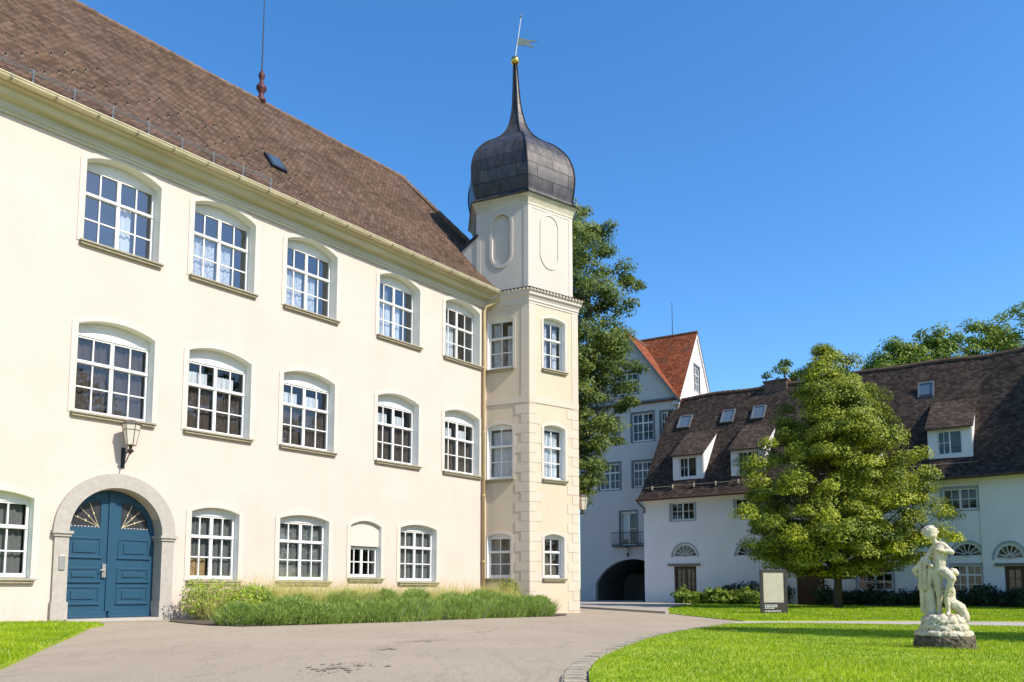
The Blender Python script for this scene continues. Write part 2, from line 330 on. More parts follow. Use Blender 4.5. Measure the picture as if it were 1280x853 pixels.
def asphalt():
    m = mat('worn_asphalt', (0.355, 0.290, 0.212), 0.92, 0.10, 0.35, 0.35, 70, col2=(0.312, 0.256, 0.187))
    t = m.node_tree; b = t.nodes['Principled BSDF']; src = b.inputs['Base Color'].links[0].from_socket
    tc = t.nodes.new('ShaderNodeTexCoord')
    n = t.nodes.new('ShaderNodeTexNoise'); n.inputs['Scale'].default_value = 55; n.inputs['Detail'].default_value = 2; t.links.new(tc.outputs['Object'], n.inputs[0])
    r = t.nodes.new('ShaderNodeMapRange'); r.inputs[1].default_value = 0.3; r.inputs[2].default_value = 0.7; r.inputs[3].default_value = 0.72; r.inputs[4].default_value = 1.25; t.links.new(n.outputs[0], r.inputs[0])
    mu = t.nodes.new('ShaderNodeMix'); mu.data_type = 'RGBA'; mu.blend_type = 'MULTIPLY'; mu.inputs['Factor'].default_value = 1
    t.links.new(src, mu.inputs['A']); t.links.new(r.outputs[0], mu.inputs['B'])
    # long streaks of old repairs and cracks
    mp = t.nodes.new('ShaderNodeMapping'); mp.inputs['Rotation'].default_value = (0, 0, R(-12)); mp.inputs['Scale'].default_value = (0.9, 0.22, 1)
    t.links.new(tc.outputs['Object'], mp.inputs[0])
    n2 = t.nodes.new('ShaderNodeTexNoise'); n2.inputs['Scale'].default_value = 0.8; n2.inputs['Detail'].default_value = 7; n2.inputs['Roughness'].default_value = 0.62; t.links.new(mp.outputs[0], n2.inputs[0])
    ab = t.nodes.new('ShaderNodeMath'); ab.operation = 'SUBTRACT'; ab.inputs[1].default_value = 0.5; t.links.new(n2.outputs[0], ab.inputs[0])
    a2 = t.nodes.new('ShaderNodeMath'); a2.operation = 'ABSOLUTE'; t.links.new(ab.outputs[0], a2.inputs[0])
    r2 = t.nodes.new('ShaderNodeMapRange'); r2.inputs[1].default_value = 0.0; r2.inputs[2].default_value = 0.012; r2.inputs[3].default_value = 0.84; r2.inputs[4].default_value = 1.0; t.links.new(a2.outputs[0], r2.inputs[0])
    m2 = t.nodes.new('ShaderNodeMix'); m2.data_type = 'RGBA'; m2.blend_type = 'MULTIPLY'; m2.inputs['Factor'].default_value = 1
    t.links.new(mu.outputs['Result'], m2.inputs['A']); t.links.new(r2.outputs[0], m2.inputs['B']); t.links.new(m2.outputs['Result'], b.inputs['Base Color'])
    return m
M['asphalt'] = asphalt()
M['patch'] = mat('dark_asphalt_repair', (0.235, 0.195, 0.15), 0.92, 0.3, 5, 0.5, 60, col2=(0.29, 0.243, 0.187))

def domemat():
    """dark weathered sheet metal laid in courses; UV in metres"""
    m = bpy.data.materials.new('weathered_dome_sheet'); m.use_nodes = True; t = m.node_tree; b = t.nodes['Principled BSDF']
    uv = t.nodes.new('ShaderNodeUVMap'); uv.uv_map = 'UVMap'
    br = t.nodes.new('ShaderNodeTexBrick'); br.offset = 0.5; br.inputs['Scale'].default_value = 1
    br.inputs['Brick Width'].default_value = 1.7; br.inputs['Row Height'].default_value = 0.55; br.inputs['Mortar Size'].default_value = 0.015
    br.inputs['Color1'].default_value = (0.052, 0.045, 0.041, 1); br.inputs['Color2'].default_value = (0.082, 0.073, 0.067, 1); br.inputs['Mortar'].default_value = (0.015, 0.013, 0.012, 1)
    t.links.new(uv.outputs[0], br.inputs[0])
    n = t.nodes.new('ShaderNodeTexNoise'); n.inputs['Scale'].default_value = 2.2; n.inputs['Detail'].default_value = 6; n.inputs['Roughness'].default_value = 0.7
    mp = t.nodes.new('ShaderNodeMapping'); mp.inputs['Scale'].default_value = (1.6, 0.6, 1); t.links.new(uv.outputs[0], mp.inputs[0]); t.links.new(mp.outputs[0], n.inputs[0])
    r = t.nodes.new('ShaderNodeMapRange'); r.inputs[1].default_value = 0.3; r.inputs[2].default_value = 0.7; r.inputs[3].default_value = 0.55; r.inputs[4].default_value = 1.6; t.links.new(n.outputs[0], r.inputs[0])
    mu = t.nodes.new('ShaderNodeMix'); mu.data_type = 'RGBA'; mu.blend_type = 'MULTIPLY'; mu.inputs['Factor'].default_value = 1
    t.links.new(br.outputs['Color'], mu.inputs['A']); t.links.new(r.outputs[0], mu.inputs['B']); t.links.new(mu.outputs['Result'], b.inputs['Base Color'])
    r3 = t.nodes.new('ShaderNodeMapRange'); r3.inputs[3].default_value = 0.32; r3.inputs[4].default_value = 0.6; t.links.new(n.outputs[0], r3.inputs[0]); t.links.new(r3.outputs[0], b.inputs['Roughness'])
    b.inputs['Metallic'].default_value = 0.55
    bp = t.nodes.new('ShaderNodeBump'); bp.inputs['Strength'].default_value = 0.6; bp.inputs['Distance'].default_value = 0.03; bp.invert = True
    t.links.new(br.outputs['Fac'], bp.inputs['Height']); t.links.new(bp.outputs[0], b.inputs['Normal'])
    return m
M['dome'] = domemat()

# ------------------------------------------------------------------ ground
U = Vector((math.sin(R(39.43)), math.cos(R(39.43)), 0)); NF = Vector((U.y, -U.x, 0)); DF = 21.6
def gz(x, y):
    a = x * U.x + y * U.y
    return -0.2 * min(1, max(0, (a - 6) / 21))

def sheet(name, poly, off, m, label=None, kind='structure', cat=None, step=2.0, thick=0.0):
    """polygon laid on the ground, cut into a grid so that it follows the gentle slope"""
    bm = bmesh.new(); vsb = [bm.verts.new((x, y, 0)) for x, y in poly]; bm.faces.new(vsb)
    if step:
        xs = [p[0] for p in poly]; ys = [p[1] for p in poly]
        for ax, lo, hi in ((0, min(xs), max(xs)), (1, min(ys), max(ys))):
            k = lo + step
            while k < hi:
                co = (k, 0, 0) if ax == 0 else (0, k, 0); no = (1, 0, 0) if ax == 0 else (0, 1, 0)
                bmesh.ops.bisect_plane(bm, geom=bm.verts[:] + bm.edges[:] + bm.faces[:], plane_co=co, plane_no=no); k += step
    for v in bm.verts: v.co.z = gz(v.co.x, v.co.y) + off
    bmesh.ops.recalc_face_normals(bm, faces=bm.faces)
    for f in bm.faces:
        if f.normal.z < 0: f.normal_flip()
    if thick:
        bnd = [e for e in bm.edges if len(e.link_faces) == 1]
        ex = bmesh.ops.extrude_edge_only(bm, edges=bnd)
        for v in ex['geom']:
            if isinstance(v, bmesh.types.BMVert): v.co.z -= thick
    me = bpy.data.meshes.new(name); bm.to_mesh(me); bm.free(); me.materials.append(m)
    o = bpy.data.objects.new(name, me); COL.objects.link(o)
    return tag(o, label, cat, None, kind)

def smooth_poly(pts, n=4):
    """Catmull-Rom through an open list of points"""
    out = []
    P = [pts[0]] + list(pts) + [pts[-1]]
    for i in range(1, len(P) - 2):
        p0, p1, p2, p3 = (np.array(P[j], float) for j in (i - 1, i, i + 1, i + 2))
        for k in range(n):
            t = k / n
            out.append(tuple(0.5 * (2 * p1 + (p2 - p0) * t + (2 * p0 - 5 * p1 + 4 * p2 - p3) * t * t + (3 * p1 - p0 - 3 * p2 + p3) * t ** 3)))
    out.append(tuple(pts[-1])); return out

# far ground to the horizon (grass land), then the asphalt yard
bmg = MB()
bmg.face([(-1500, -300, -0.26), (1500, -300, -0.26), (1500, 2500, -0.26), (-1500, 2500, -0.26)])
tag(bmg.build('ground', mat('meadow_green', (0.10, 0.15, 0.03), 0.95, 0.3, 0.02)), 'wide meadow around the courtyard', 'ground', kind='structure')
sheet('road', [(-30, -6), (48, -6), (48, 75), (-4, 75), (-30, 30)], 0.0, M['asphalt'], 'worn pale asphalt yard and drive', cat='road', step=3)
LAWN_R = smooth_poly([(0.10, 1.0), (0.28, 4.5), (0.41, 7.04), (0.56, 8.3), (0.82, 9.59), (1.44, 11.75), (2.54, 15.03), (4.15, 18.39), (5.5, 20.9), (6.95, 21.84), (8.8, 21.7), (10.6, 21.3), (12.91, 20.36), (20, 17.5)])
def inset_line(pts, d):
    out = []
    for i, p in enumerate(pts):
        a, b = pts[max(0, i - 1)], pts[min(len(pts) - 1, i + 1)]; dx, dy = b[0] - a[0], b[1] - a[1]; l = math.hypot(dx, dy)
        out.append((p[0] + dy / l * d, p[1] - dx / l * d))
    return out
lawn_r = inset_line(LAWN_R, 0.26) + [(24, 10), (20, 1.0)]
sheet('lawn', lawn_r, 0.03, M['lawn'], 'big sunlit lawn around the statue', cat='lawn', step=1.5, thick=0.06)
sheet('path', [(5.75, 22.05), (6.95, 21.95), (10.6, 21.42), (12.91, 20.48), (20, 17.7), (21, 22.5), (15.34, 24.17), (12.32, 24.6), (6.85, 23.6)], 0.008, M['gravel'], 'pale gravel path between the two lawns', cat='path', step=1.5)
LAWN_F = [(6.36, 33.0), (6.5, 29.5), (6.62, 26.4), (6.85, 23.9), (12.32, 24.85), (15.5, 24.5), (23, 22.0), (34, 30), (27.5, 39.5), (21.5, 44.0), (12.1, 50.9), (10.9, 49.5), (9.0, 44.0), (7.4, 38.5)]
sheet('lawn', LAWN_F, 0.03, M['lawn'], 'far strip of lawn under the linden in front of the white house', cat='lawn', step=2.0, thick=0.06)
sheet('pavement', [(1.5, 46.3), (3.47, 41.2), (5.01, 36.3), (6.15, 32.3), (6.42, 32.9), (7.4, 38.4), (9.0, 43.9), (10.9, 49.4), (12.1, 51.2), (8.9, 54.2), (12.0, 75), (-4, 75), (-2, 50)], 0.09, M['apron'], 'pale raised pavement before the gateway', cat='pavement', step=2.5, thick=0.14)
LAWN_L = [(-3.6, 1.0), (-4.2, 4.5), (-5.09, 8.06), (-6.35, 11.07), (-7.6, 14.1), (-8.63, 16.5), (-9.05, 17.9), (-9.75, 18.9), (-11.0, 19.35), (-14.45, 16.3), (-20, 9.5), (-20, 1.0)]
sheet('lawn', LAWN_L, 0.03, M['lawn'], 'small bright lawn left of the blue door', cat='lawn', step=1.5, thick=0.06)
BED = [(-9.25, 21.85), (-8.75, 20.6), (-7.9, 19.5), (-6.9, 18.45), (-5.99, 17.95), (-4.6, 19.55), (-3.5, 21.0), (-2.2, 23.1), (-1.0, 25.2), (0.3, 26.7), (1.43, 27.75), (2.0, 29.3), (2.1, 31.5), (-0.4, 31.7), (-1.6, 31.5), (-9.2, 22.0)]
sheet('soil', BED, 0.02, M['soil'], 'dry soil of the planting bed along the palace wall', cat='soil', step=1.5)
for cx, cy, L, Wd, a, nb in [(-1.75, 8.3, 1.5, 0.40, 84, 42), (-1.72, 11.0, 1.0, 0.20, 80, 16), (-1.45, 12.9, 1.5, 0.30, 62, 26), (-0.6, 16.2, 3.0, 0.10, 70, 18)]:
    pm = MB(); rr_ = random.Random(int(cy * 10))
    for q in range(nb * 2):
        t = rr_.uniform(-1, 1); u_ = rr_.gauss(0, .35) * Wd; x = t * L / 2; r_ = rr_.uniform(.012, .055) * (1.2 - abs(t))
        k = 7; pts = []
        for e in range(k):
            b = 6.283 * e / k; px_ = x + r_ * 1.7 * math.cos(b) * rr_.uniform(.6, 1.2); py_ = u_ + r_ * .7 * math.sin(b) * rr_.uniform(.6, 1.2)
            X_ = cx + px_ * math.cos(R(a)) - py_ * math.sin(R(a)); Y_ = cy + px_ * math.sin(R(a)) + py_ * math.cos(R(a)); pts.append((X_, Y_, gz(X_, Y_) + 0.004 + q * 0.00004))
        pm.face(pts)
    tag(pm.build('asphalt_repair', M['patch']), 'dark crumbling repair in the asphalt', 'asphalt repair', kind='structure')
# cobble edging of the big lawn
mb = MB(); acc = 0
ed = [Vector((x, y, 0)) for x, y in LAWN_R]
def along(poly, s):
    for a, b in zip(poly, poly[1:]):
        l = (b - a).length
        if s <= l: return a + (b - a) * (s / l), (b - a).normalized()
        s -= l
    return poly[-1], (poly[-1] - poly[-2]).normalized()
tot = sum((b - a).length for a, b in zip(ed, ed[1:])); s = 3.0
while s < min(tot, 34):
    for row in range(1):
        p, d = along(ed, s + row * 0.1); nrm = Vector((d.y, -d.x, 0))
        q = p + nrm * 0.13; k = random.uniform(0.8, 1.05)
        z = gz(q.x, q.y); Mx = Matrix.Translation((q.x, q.y, z)) @ Matrix.Rotation(math.atan2(d.y, d.x) + random.uniform(-.1, .1), 4, 'Z')
        h = random.uniform(0.02, 0.035)
        mb.box(-0.095 * k, 0.095 * k, -0.11 * k, 0.11, -0.05, h - 0.012, Mx); mb.box(-0.075 * k, 0.075 * k, -0.09 * k, 0.09, -0.05, h, Mx)
    s += 0.215
tag(mb.build('kerb', M['cobble']), 'row of pale cobbles edging the big lawn', 'kerb', kind='structure')

# ------------------------------------------------------------------ windows
def pane_mesh(W, z0, z1, y): return MB().face([(-W / 2, y, z0), (W / 2, y, z0), (W / 2, y, z1), (-W / 2, y, z1)])

def window(parent, loc, W, H, rise, rz=0.0, inset=0.22, head=None, style='double', rows=3, cols=4, curtain=None, sill=True, surround=0.16,
           gl='glass', frame_m='frame', surround_m='white', sill_m='sill', sw=0.10, tilt=False, label=None):
    """one window: frame with glazing bars; surround, sill, pane and curtain are its sub-parts. Opening W wide, springing at H, crown at H+rise"""
    x0, x1 = -W / 2, W / 2; mb = MB(); g = 0.004
    hd = head if head else H - 0.12                       # top of the glazed part
    fo = arch(x0 + g, x1 - g, g, H, H + rise - g) if rise > 0 else rect(x0 + g, x1 - g, g, H - g)
    fw = 0.085; mull = 0.10; tr = 0.10
    holes = []
    zt = hd - 0.07; zb = 0.13
    if style == 'double':
        zm = zb + (zt - zb) * (2 / 3 if rows == 3 else 0.5)
        cs = [(x0 + fw, -mull / 2), (mull / 2, x1 - fw)]
    else:
        zm = zb + (zt - zb) * 0.64
        cs = [(x0 + fw, x1 - fw)]
    for a, b in cs:
        if rows == 3: holes += [rect(a, b, zb, zm - tr / 2), rect(a, b, zm + tr / 2, zt)]
        else: holes += [rect(a, b, zb, zt)]
    mb.plate(fo, holes, inset, inset + 0.07)
    for h in holes:                                       # glazing bars
        a, b, c, d = h[0][0], h[1][0], h[0][1], h[2][1]
        nc = cols // len(cs)
        for k in range(1, nc): x = a + (b - a) * k / nc; mb.box(x - 0.018, x + 0.018, inset + 0.012, inset + 0.05, c, d)
        nr = 2 if (rows == 2 or c < zm - 0.3 and d <= zm) else 1
        if rows == 3 and d > zm: nr = 1
        for k in range(1, nr): z = c + (d - c) * k / nr; mb.box(a, b, inset + 0.014, inset + 0.048, z - 0.018, z + 0.018)
    # casement relief
    if style == 'double': mb.box(-0.02, 0.02, inset - 0.018, inset, zb - 0.03, zm)
    mb.box(x0 + 0.04, x1 - 0.04, inset - 0.03, inset, zm - 0.035, zm + 0.02) if rows == 3 else None
    mb.box(x0 + 0.02, x1 - 0.02, inset - 0.025, inset, hd - 0.02, hd + 0.02) if rise > 0.1 else None
    mb.box(x0 + 0.02, x1 - 0.02, inset - 0.03, inset, 0.03, 0.09)
    o = mb.build('window', M[frame_m], parent, loc, rz)
    if label: o['label'] = label
    MB_ = MB(); MB_.face([(x0 + 0.05, inset + 0.045, 0.08), (x1 - 0.05, inset + 0.045, 0.08), (x1 - 0.05, inset + 0.045, hd - 0.02), (x0 + 0.05, inset + 0.045, hd - 0.02)])
    MB_.build('pane', M[gl], o)
    if surround:
        sp = MB(); op = arch(x0, x1, 0, H, H + rise) if rise > 0 else rect(x0, x1, 0, H)
        sw_ = surround
        ou = arch(x0 - sw_, x1 + sw_, -0.02, H + 0.02, H + rise + sw_) if rise > 0 else rect(x0 - sw_, x1 + sw_, -sw_ * 0.3, H + sw_)
        sp.plate(ou, [op], -0.022, 0.0, back=False)
        e_ = 0.003; op = arch(x0 + e_, x1 - e_, e_, H, H + rise - e_) if rise > 0 else rect(x0 + e_, x1 - e_, e_, H - e_)
        n = len(op)
        for i in range(n):
            a, b = op[i], op[(i + 1) % n]
            sp.m = 1; sp.face([(a[0], -0.022, a[1]), (b[0], -0.022, b[1]), (b[0], inset + 0.03, b[1]), (a[0], inset + 0.03, a[1])])
        sp.build('surround', [M[surround_m], M['reveal'] if surround_m == 'white' else M[surround_m]], o)
    if sill:
        s2 = MB(); e = 0.10
        s2.box(x0 - e, x1 + e, -0.14, 0.0, -0.055, 0.0); s2.box(x0 - e + 0.03, x1 + e - 0.03, -0.10, 0.0, -0.12, -0.055); s2.box(x0 + 0.004, x1 - 0.004, 0.0, inset, -0.04, 0.012)
        s2.build('sill', M[sill_m], o, bevel=0.01)
    if curtain:
        for kind, a, b, c, d in curtain:
            cm = MB(); n = max(6, int((b - a) * 40)); pr = None
            for k in range(n + 1):
                x = a + (b - a) * k / n; y = inset + 0.16 + 0.022 * math.sin(k * 1.15) + 0.012 * math.sin(k * 0.43 + a)
                if pr: cm.face([(pr[0], pr[1], c), (x, y, c), (x, y, d), (pr[0], pr[1], d)])
                pr = (x, y)
            cm.build('curtain', M[kind], o, smooth=True)
    return o

def wall_openings(parent, name, outline, ops, m, y0=0.0, loc=(0, 0, 0), rz=0.0, depth=0.5):
    mb = MB(); mb.plate(outline, ops, y0, y0 + depth, back=False)
    return mb.build(name, m, parent, loc, rz)

# ------------------------------------------------------------------ the palace
AZF = 90 - 39.43
pal = empty('palace', (-NF.x * DF, -NF.y * DF, 0), R(AZF), 'long cream three storey palace wing with a brown tiled roof and a blue arched door', 'palace')
cols3 = [9.51, 12.56, 15.76, 19.70, 23.13]
ops = []; WW = 2.03
for x in cols3:
    ops += [arch(x - WW / 2, x + WW / 2, 9.93, 12.17, 12.44), arch(x - WW / 2, x + WW / 2, 5.36, 7.70, 7.92)]
low = [(6.75, 1.86), (12.565, 1.52), (15.70, 1.90), (20.79, 1.86)]
for x, ww in low: ops.append(arch(x - ww / 2, x + ww / 2, 1.05, 3.02, 3.17))
ops.append(arch(18.26 - .69, 18.26 + .69, 1.17, 2.97, 3.15))
ops.append(arch(9.715 - 1.23, 9.715 + 1.23, -0.05, 2.21, 3.44, 24))
wall_openings(pal, 'wall', rect(-6, 26.6, -0.6, 12.95), ops, M['cream'])
mb = MB(); mb.box(-6, 27.0, 9.5, 10.0, -0.6, 12.95); mb.box(26.5, 27.0, 0.52, 9.5, -0.6, 12.95); mb.box(-6, -5.5, 0.52, 9.5, -0.6, 12.95)
mb.build('rear_wall', M['cream'], pal)
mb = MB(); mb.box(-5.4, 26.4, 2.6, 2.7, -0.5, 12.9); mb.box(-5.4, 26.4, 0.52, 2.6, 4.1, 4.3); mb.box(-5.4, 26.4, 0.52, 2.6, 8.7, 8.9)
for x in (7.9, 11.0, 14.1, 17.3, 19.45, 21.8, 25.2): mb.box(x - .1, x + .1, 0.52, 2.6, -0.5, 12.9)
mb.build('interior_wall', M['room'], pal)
# small grey base plinth line is absent in this house: plaster runs to the ground
C3 = {0: [('curtain', 0.08, 0.42, 0.2, 1.55)],
      1: [('lace', -0.9, -0.06, 0.15, 1.42), ('lace', 0.06, 0.48, 0.15, 1.42)],
      2: [('lace', -0.9, -0.06, 0.15, 1.42), ('lace', 0.06, 0.46, 0.15, 1.42)],
      3: [('curtain', -0.88, -0.06, 0.15, 1.44), ('curtain', 0.06, 0.42, 0.15, 1.44)],
      4: [('curtain', -0.88, -0.06, 0.15, 1.44), ('curtain', 0.06, 0.25, 0.15, 1.44)]}
for i, x in enumerate(cols3):
    window(pal, (x, 0, 9.93), WW, 2.24, 0.27, head=2.19, inset=0.34, curtain=C3[i], gl='glass_top')
    val = [('drape', -0.9, 0.9, 0.12, 2.06)] if i == 0 else [('curtain', -0.88, -0.2, 1.50, 1.84), ('curtain', 0.08, 0.68, 1.50, 1.84), ('drape', -0.9, 0.9, 0.12, 1.46)]
    window(pal, (x, 0, 5.36), WW, 2.34, 0.22, head=2.12, inset=0.28, curtain=val)
for k, (x, ww) in enumerate(low):
    hw = ww / 2 - 0.09
    cu = [('blind', -hw, hw, 0.12, 1.84)]
    if k == 1: cu = [('wood_in', -hw, -0.06, 0.14, 0.62), ('blind', -hw, hw, 0.62, 1.84), ('blind', 0.0, hw, 0.12, 0.62)]
    if k == 3: cu = [('blind', -hw, hw, 0.12, 1.84), ]
    window(pal, (x, 0, 1.05), ww, 1.97, 0.15, head=1.90, curtain=cu, sw=0.1)
# the half blind window
wb = window(pal, (18.26, 0, 1.17), 1.37, 1.08, 0.0, head=1.06, rows=2, surround=0, sill=True)
mb = MB(); mb.plate(arch(-.684, .684, 1.10, 1.80, 1.975), [], 0.10, 0.26); mb.build('blind_panel', M['white'], wb)
mb = MB(); ouo = arch(-.685 - .15, .685 + .15, -0.02, 1.82, 1.98 + .15); ino = arch(-.685, .685, 0, 1.80, 1.98); mb.plate(ouo, [ino], -0.022, 0, back=False); ino = arch(-.682, .682, .003, 1.80, 1.977); mb.m = 1
for i in range(len(ino)):
    a, b = ino[i], ino[(i + 1) % len(ino)]; mb.face([(a[0], -.022, a[1]), (b[0], -.022, b[1]), (b[0], .26, b[1]), (a[0], .26, a[1])])
mb.build('surround', [M['white'], M['reveal']], wb)

# cornice profile along the eaves, gutter, drainpipe
def run(prof, x0, x1, name, m, parent, smooth=False):
    mb = MB()
    for (y0, z0), (y1, z1) in zip(prof, prof[1:]): mb.face([(x0, y0, z0), (x1, y0, z0), (x1, y1, z1), (x0, y1, z1)])
    return mb.build(name, m, parent, smooth=smooth)
run([(0.02, 12.50), (-0.05, 12.50), (-0.05, 12.58), (-0.09, 12.60), (-0.09, 12.66), (-0.05, 12.68), (-0.06, 12.78), (-0.12, 12.82), (-0.30, 12.84), (-0.32, 12.90), (-0.36, 12.93), (-0.36, 12.99), (-0.42, 13.02), (-0.50, 13.04), (-0.50, 13.09), (0.02, 13.10)], -6, 24.85, 'cornice', M['trim'], pal)
mb = MB(); pr = None; GC = (-0.66, 13.12)
for k in range(9):
    t = math.pi * (1 + k / 8); q = (GC[0] + 0.10 * math.cos(t), GC[1] + 0.10 * math.sin(t))
    if pr: mb.face([(-6, *pr), (24.75, *pr), (24.75, *q), (-6, *q)])
    pr = q
gut = mb.build('gutter', M['gutter'], pal, smooth=True)
mb = MB(); mb.tube([(-6, -0.765, 13.125), (24.75, -0.765, 13.125)], 0.018, 6); mb.build('gutter_rim', M['gutter'], gut)
for k in range(19):
    x = 6.4 + k * 1.02; mb = MB(); pr = None
    for j in range(7):
        t = math.pi * (1 + j / 6); q = (GC[0] + 0.108 * math.cos(t), GC[1] + 0.108 * math.sin(t))
        if pr: mb.face([(x - .03, *pr), (x + .03, *pr), (x + .03, *q), (x - .03, *q)])
        pr = q
    mb.build('gutter_bracket', M['sill'], gut)
mb = MB(); mb.tube([(24.62, -0.64, 13.05), (24.64, -0.62, 12.85), (24.6, -0.48, 12.66), (24.36, -0.18, 12.5), (24.32, -0.11, 12.3), (24.32, -0.11, -0.15)], 0.062, 10)
dp = mb.build('drainpipe', M['pipe'], pal, smooth=True)
for z in (1.9, 4.6, 7.2, 9.9): MB().tube([(24.32, -0.11, z - .035), (24.32, -0.11, z + .035)], 0.078, 10).build('pipe_clamp', M['pipe'], dp)

# roof: kinked at the eaves, hipped at the tower end
E0 = (-0.66, 13.06); K1 = (0.55, 14.32); RG = (5.0, 19.86); AR = 24.25; AE = 27.4
def slope_len(a, b): return math.hypot(b[0] - a[0], b[1] - a[1])
l1, l2 = slope_len(E0, K1), slope_len(K1, RG)
kx = AE - (AE - AR) * (K1[0] - E0[0]) / (RG[0] - E0[0])
mb = MB(); nseg = 14
def roofquad(xa0, xa1, xb0, xb1, p, q, v0, v1):
    for i in range(nseg):
        t0, t1 = i / nseg, (i + 1) / nseg
        c = [(xa0 + (xa1 - xa0) * t0, *p), (xa0 + (xa1 - xa0) * t1, *p), (xb0 + (xb1 - xb0) * t1, *q), (xb0 + (xb1 - xb0) * t0, *q)]
        mb.face(c, [(c[0][0], v0), (c[1][0], v0), (c[2][0], v1), (c[3][0], v1)])
roofquad(-7, AE, -7, kx, E0, K1, 0, l1); roofquad(-7, kx, -7, AR, K1, RG, l1, l1 + l2)
bk = (10.66, 13.06)
mb.face([(-7, *bk), (AE, *bk), (AR, *RG), (-7, *RG)], [(-7, 0), (AE, 0), (AR, 9), (-7, 9)])
mb.face([(AE, *E0), (AE, *bk), (AR, *RG)], [(0, 0), (11.3, 0), (5.6, 7.4)])
mb.face([(-7, *E0), (-7, *K1), (-7, *RG), (-7, *bk)], [(0, 0)] * 4)
roof = mb.build('roof', M['roof'], pal)
mb = MB(); mb.face([(-7, -0.66, 13.04), (24.8, -0.66, 13.04), (24.8, 0.3, 13.16), (-7, 0.3, 13.16)]); mb.build('soffit', M['trim'], pal)
mb = MB(); x = 4.0                                                  # ridge tiles
while x < AR:
    h = random.uniform(-.01, .012); mb.tube([(x, 5.0, 19.84 + h), (x + .37, 5.0, 19.855 + h)], [0.115, 0.13], 8); x += 0.34
n = 17
for k in range(n):
    t0, t1 = k / n, (k + 1.1) / n
    f = lambda t: (AR + (AE - AR) * t, 5.0 + (E0[0] - 5.0) * t, 19.84 + (13.1 - 19.84) * t - 0.30 * math.sin(math.pi * t) * 0.0)
    mb.tube([f(t1), f(t0)], [0.13, 0.115], 8)
mb.build('ridge_tiles', M['ridge'], roof)
def on_slope(a, v):                                                 # point on the front slope, v metres up it
    if v < l1: t = v / l1; y, z = E0[0] + (K1[0] - E0[0]) * t, E0[1] + (K1[1] - E0[1]) * t
    else: t = (v - l1) / l2; y, z = K1[0] + (RG[0] - K1[0]) * t, K1[1] + (RG[1] - K1[1]) * t
    return Vector((a, y, z))
# snow rail on posts and rows of snow hooks
mb = MB()
for v in (0.55, 0.72): p = on_slope(0, v); q = Vector((0, p.y - 0.16, p.z + 0.13)); mb.tube([(4, q.y, q.z), (13.9, q.y, q.z)], 0.014, 5)
rail = mb.build('snow_rail', M['galv'], roof)
for a in np.arange(7.0, 14.0, 0.98):
    p = on_slope(a, 0.5); MB().tube([p + Vector((0, 0, -.02)), p + Vector((0, -0.02, 0.32))], 0.024, 6).build('rail_post', M['galv'], rail)
hook = MB(); hook.box(-.022, .022, -.015, .015, -0.02, 0.085); hook.box(-.022, .022, -.07, .015, 0.075, 0.09)
h0 = None; nh = 0
for r_ in range(11):
    for c_ in range(6):
        a = 6.55 + r_ * 0.92 + c_ * 0.46 - 0.4; v = 1.15 + c_ * 0.52
        if a > 16.0 or nh >= 66: continue
        if h0 is None: h0 = hook.build('snow_hook', M['lintel'], roof); h = h0
        else: h = h0.copy(); COL.objects.link(h); h.parent = roof
        h.location = on_slope(a, v); nh += 1
# small roof hatch
p = on_slope(15.1, 3.05); ang = math.atan2(RG[1] - K1[1], RG[0] - K1[0])
Mh = Matrix.Translation(p) @ Matrix.Rotation(ang, 4, 'X')
mb = MB(); mb.box(-.30, .30, -.42, .42, -0.02, 0.10, Mh); ht = mb.build('roof_hatch', M['navy'], roof, bevel=0.01)
mb = MB(); mb.box(-.22, .22, -.34, .34, 0.10, 0.112, Mh); mb.build('hatch_glass', mat('hatch_pane', (0.05, 0.07, 0.09), 0.1, spec=0.8), ht)
# turned finial with lightning rod on the ridge
mb = MB(); mb.lathe([(0.17, -0.1), (0.19, 0.05), (0.10, 0.16), (0.09, 0.3), (0.20, 0.45), (0.20, 0.55), (0.09, 0.7), (0.07, 0.85), (0.13, 0.98), (0.12, 1.08), (0.03, 1.25)], 12, (16.78, 5.0, 19.95))
fi = mb.build('finial', M['redwood'], roof, smooth=True)
MB().tube([(16.78, 5, 21.1), (16.80, 5, 25.2)], [0.028, 0.014], 6).build('lightning_rod', M['iron'], fi)

# stone portal and the blue door
por = MB(); DX = 9.715
por.plate(arch(DX - 1.58, DX + 1.58, 2.27, 2.27, 3.85, 28)[0:1] + arch(DX - 1.58, DX + 1.58, 2.27, 2.27, 3.85, 28)[3 - 1:][0:0] + [], [], 0, 0.1) if False else None
def ring(r0, r1, z, y0, y1, n=28):
    for i in range(n):
        t0, t1 = math.pi * i / n, math.pi * (i + 1) / n
        c = [(DX + r * math.cos(t), z + r * math.sin(t)) for t in (t0, t1) for r in (r0, r1)]
        por.face([(c[0][0], y0, c[0][1]), (c[1][0], y0, c[1][1]), (c[3][0], y0, c[3][1]), (c[2][0], y0, c[2][1])])
        por.face([(c[1][0], y0, c[1][1]), (c[3][0], y0, c[3][1]), (c[3][0], y1, c[3][1]), (c[1][0], y1, c[1][1])])
        por.face([(c[0][0], y0, c[0][1]), (c[2][0], y0, c[2][1]), (c[2][0], y1, c[2][1]), (c[0][0], y1, c[0][1])])
ring(1.21, 1.59, 2.26, -0.09, 0.50)
for sx in (-1, 1):
    a, b = (DX - 1.55, DX - 1.21) if sx < 0 else (DX + 1.21, DX + 1.55)
    por.box(a, b, -0.09, 0.50, 0.47, 2.12); por.box(a - 0.03, b + 0.03, -0.13, 0.50, -0.4, 0.47)
    por.box(a - 0.04, b + 0.04, -0.13, 0.50, 2.12, 2.19); por.box(a - 0.075, b + 0.075, -0.17, 0.50, 2.19, 2.26)
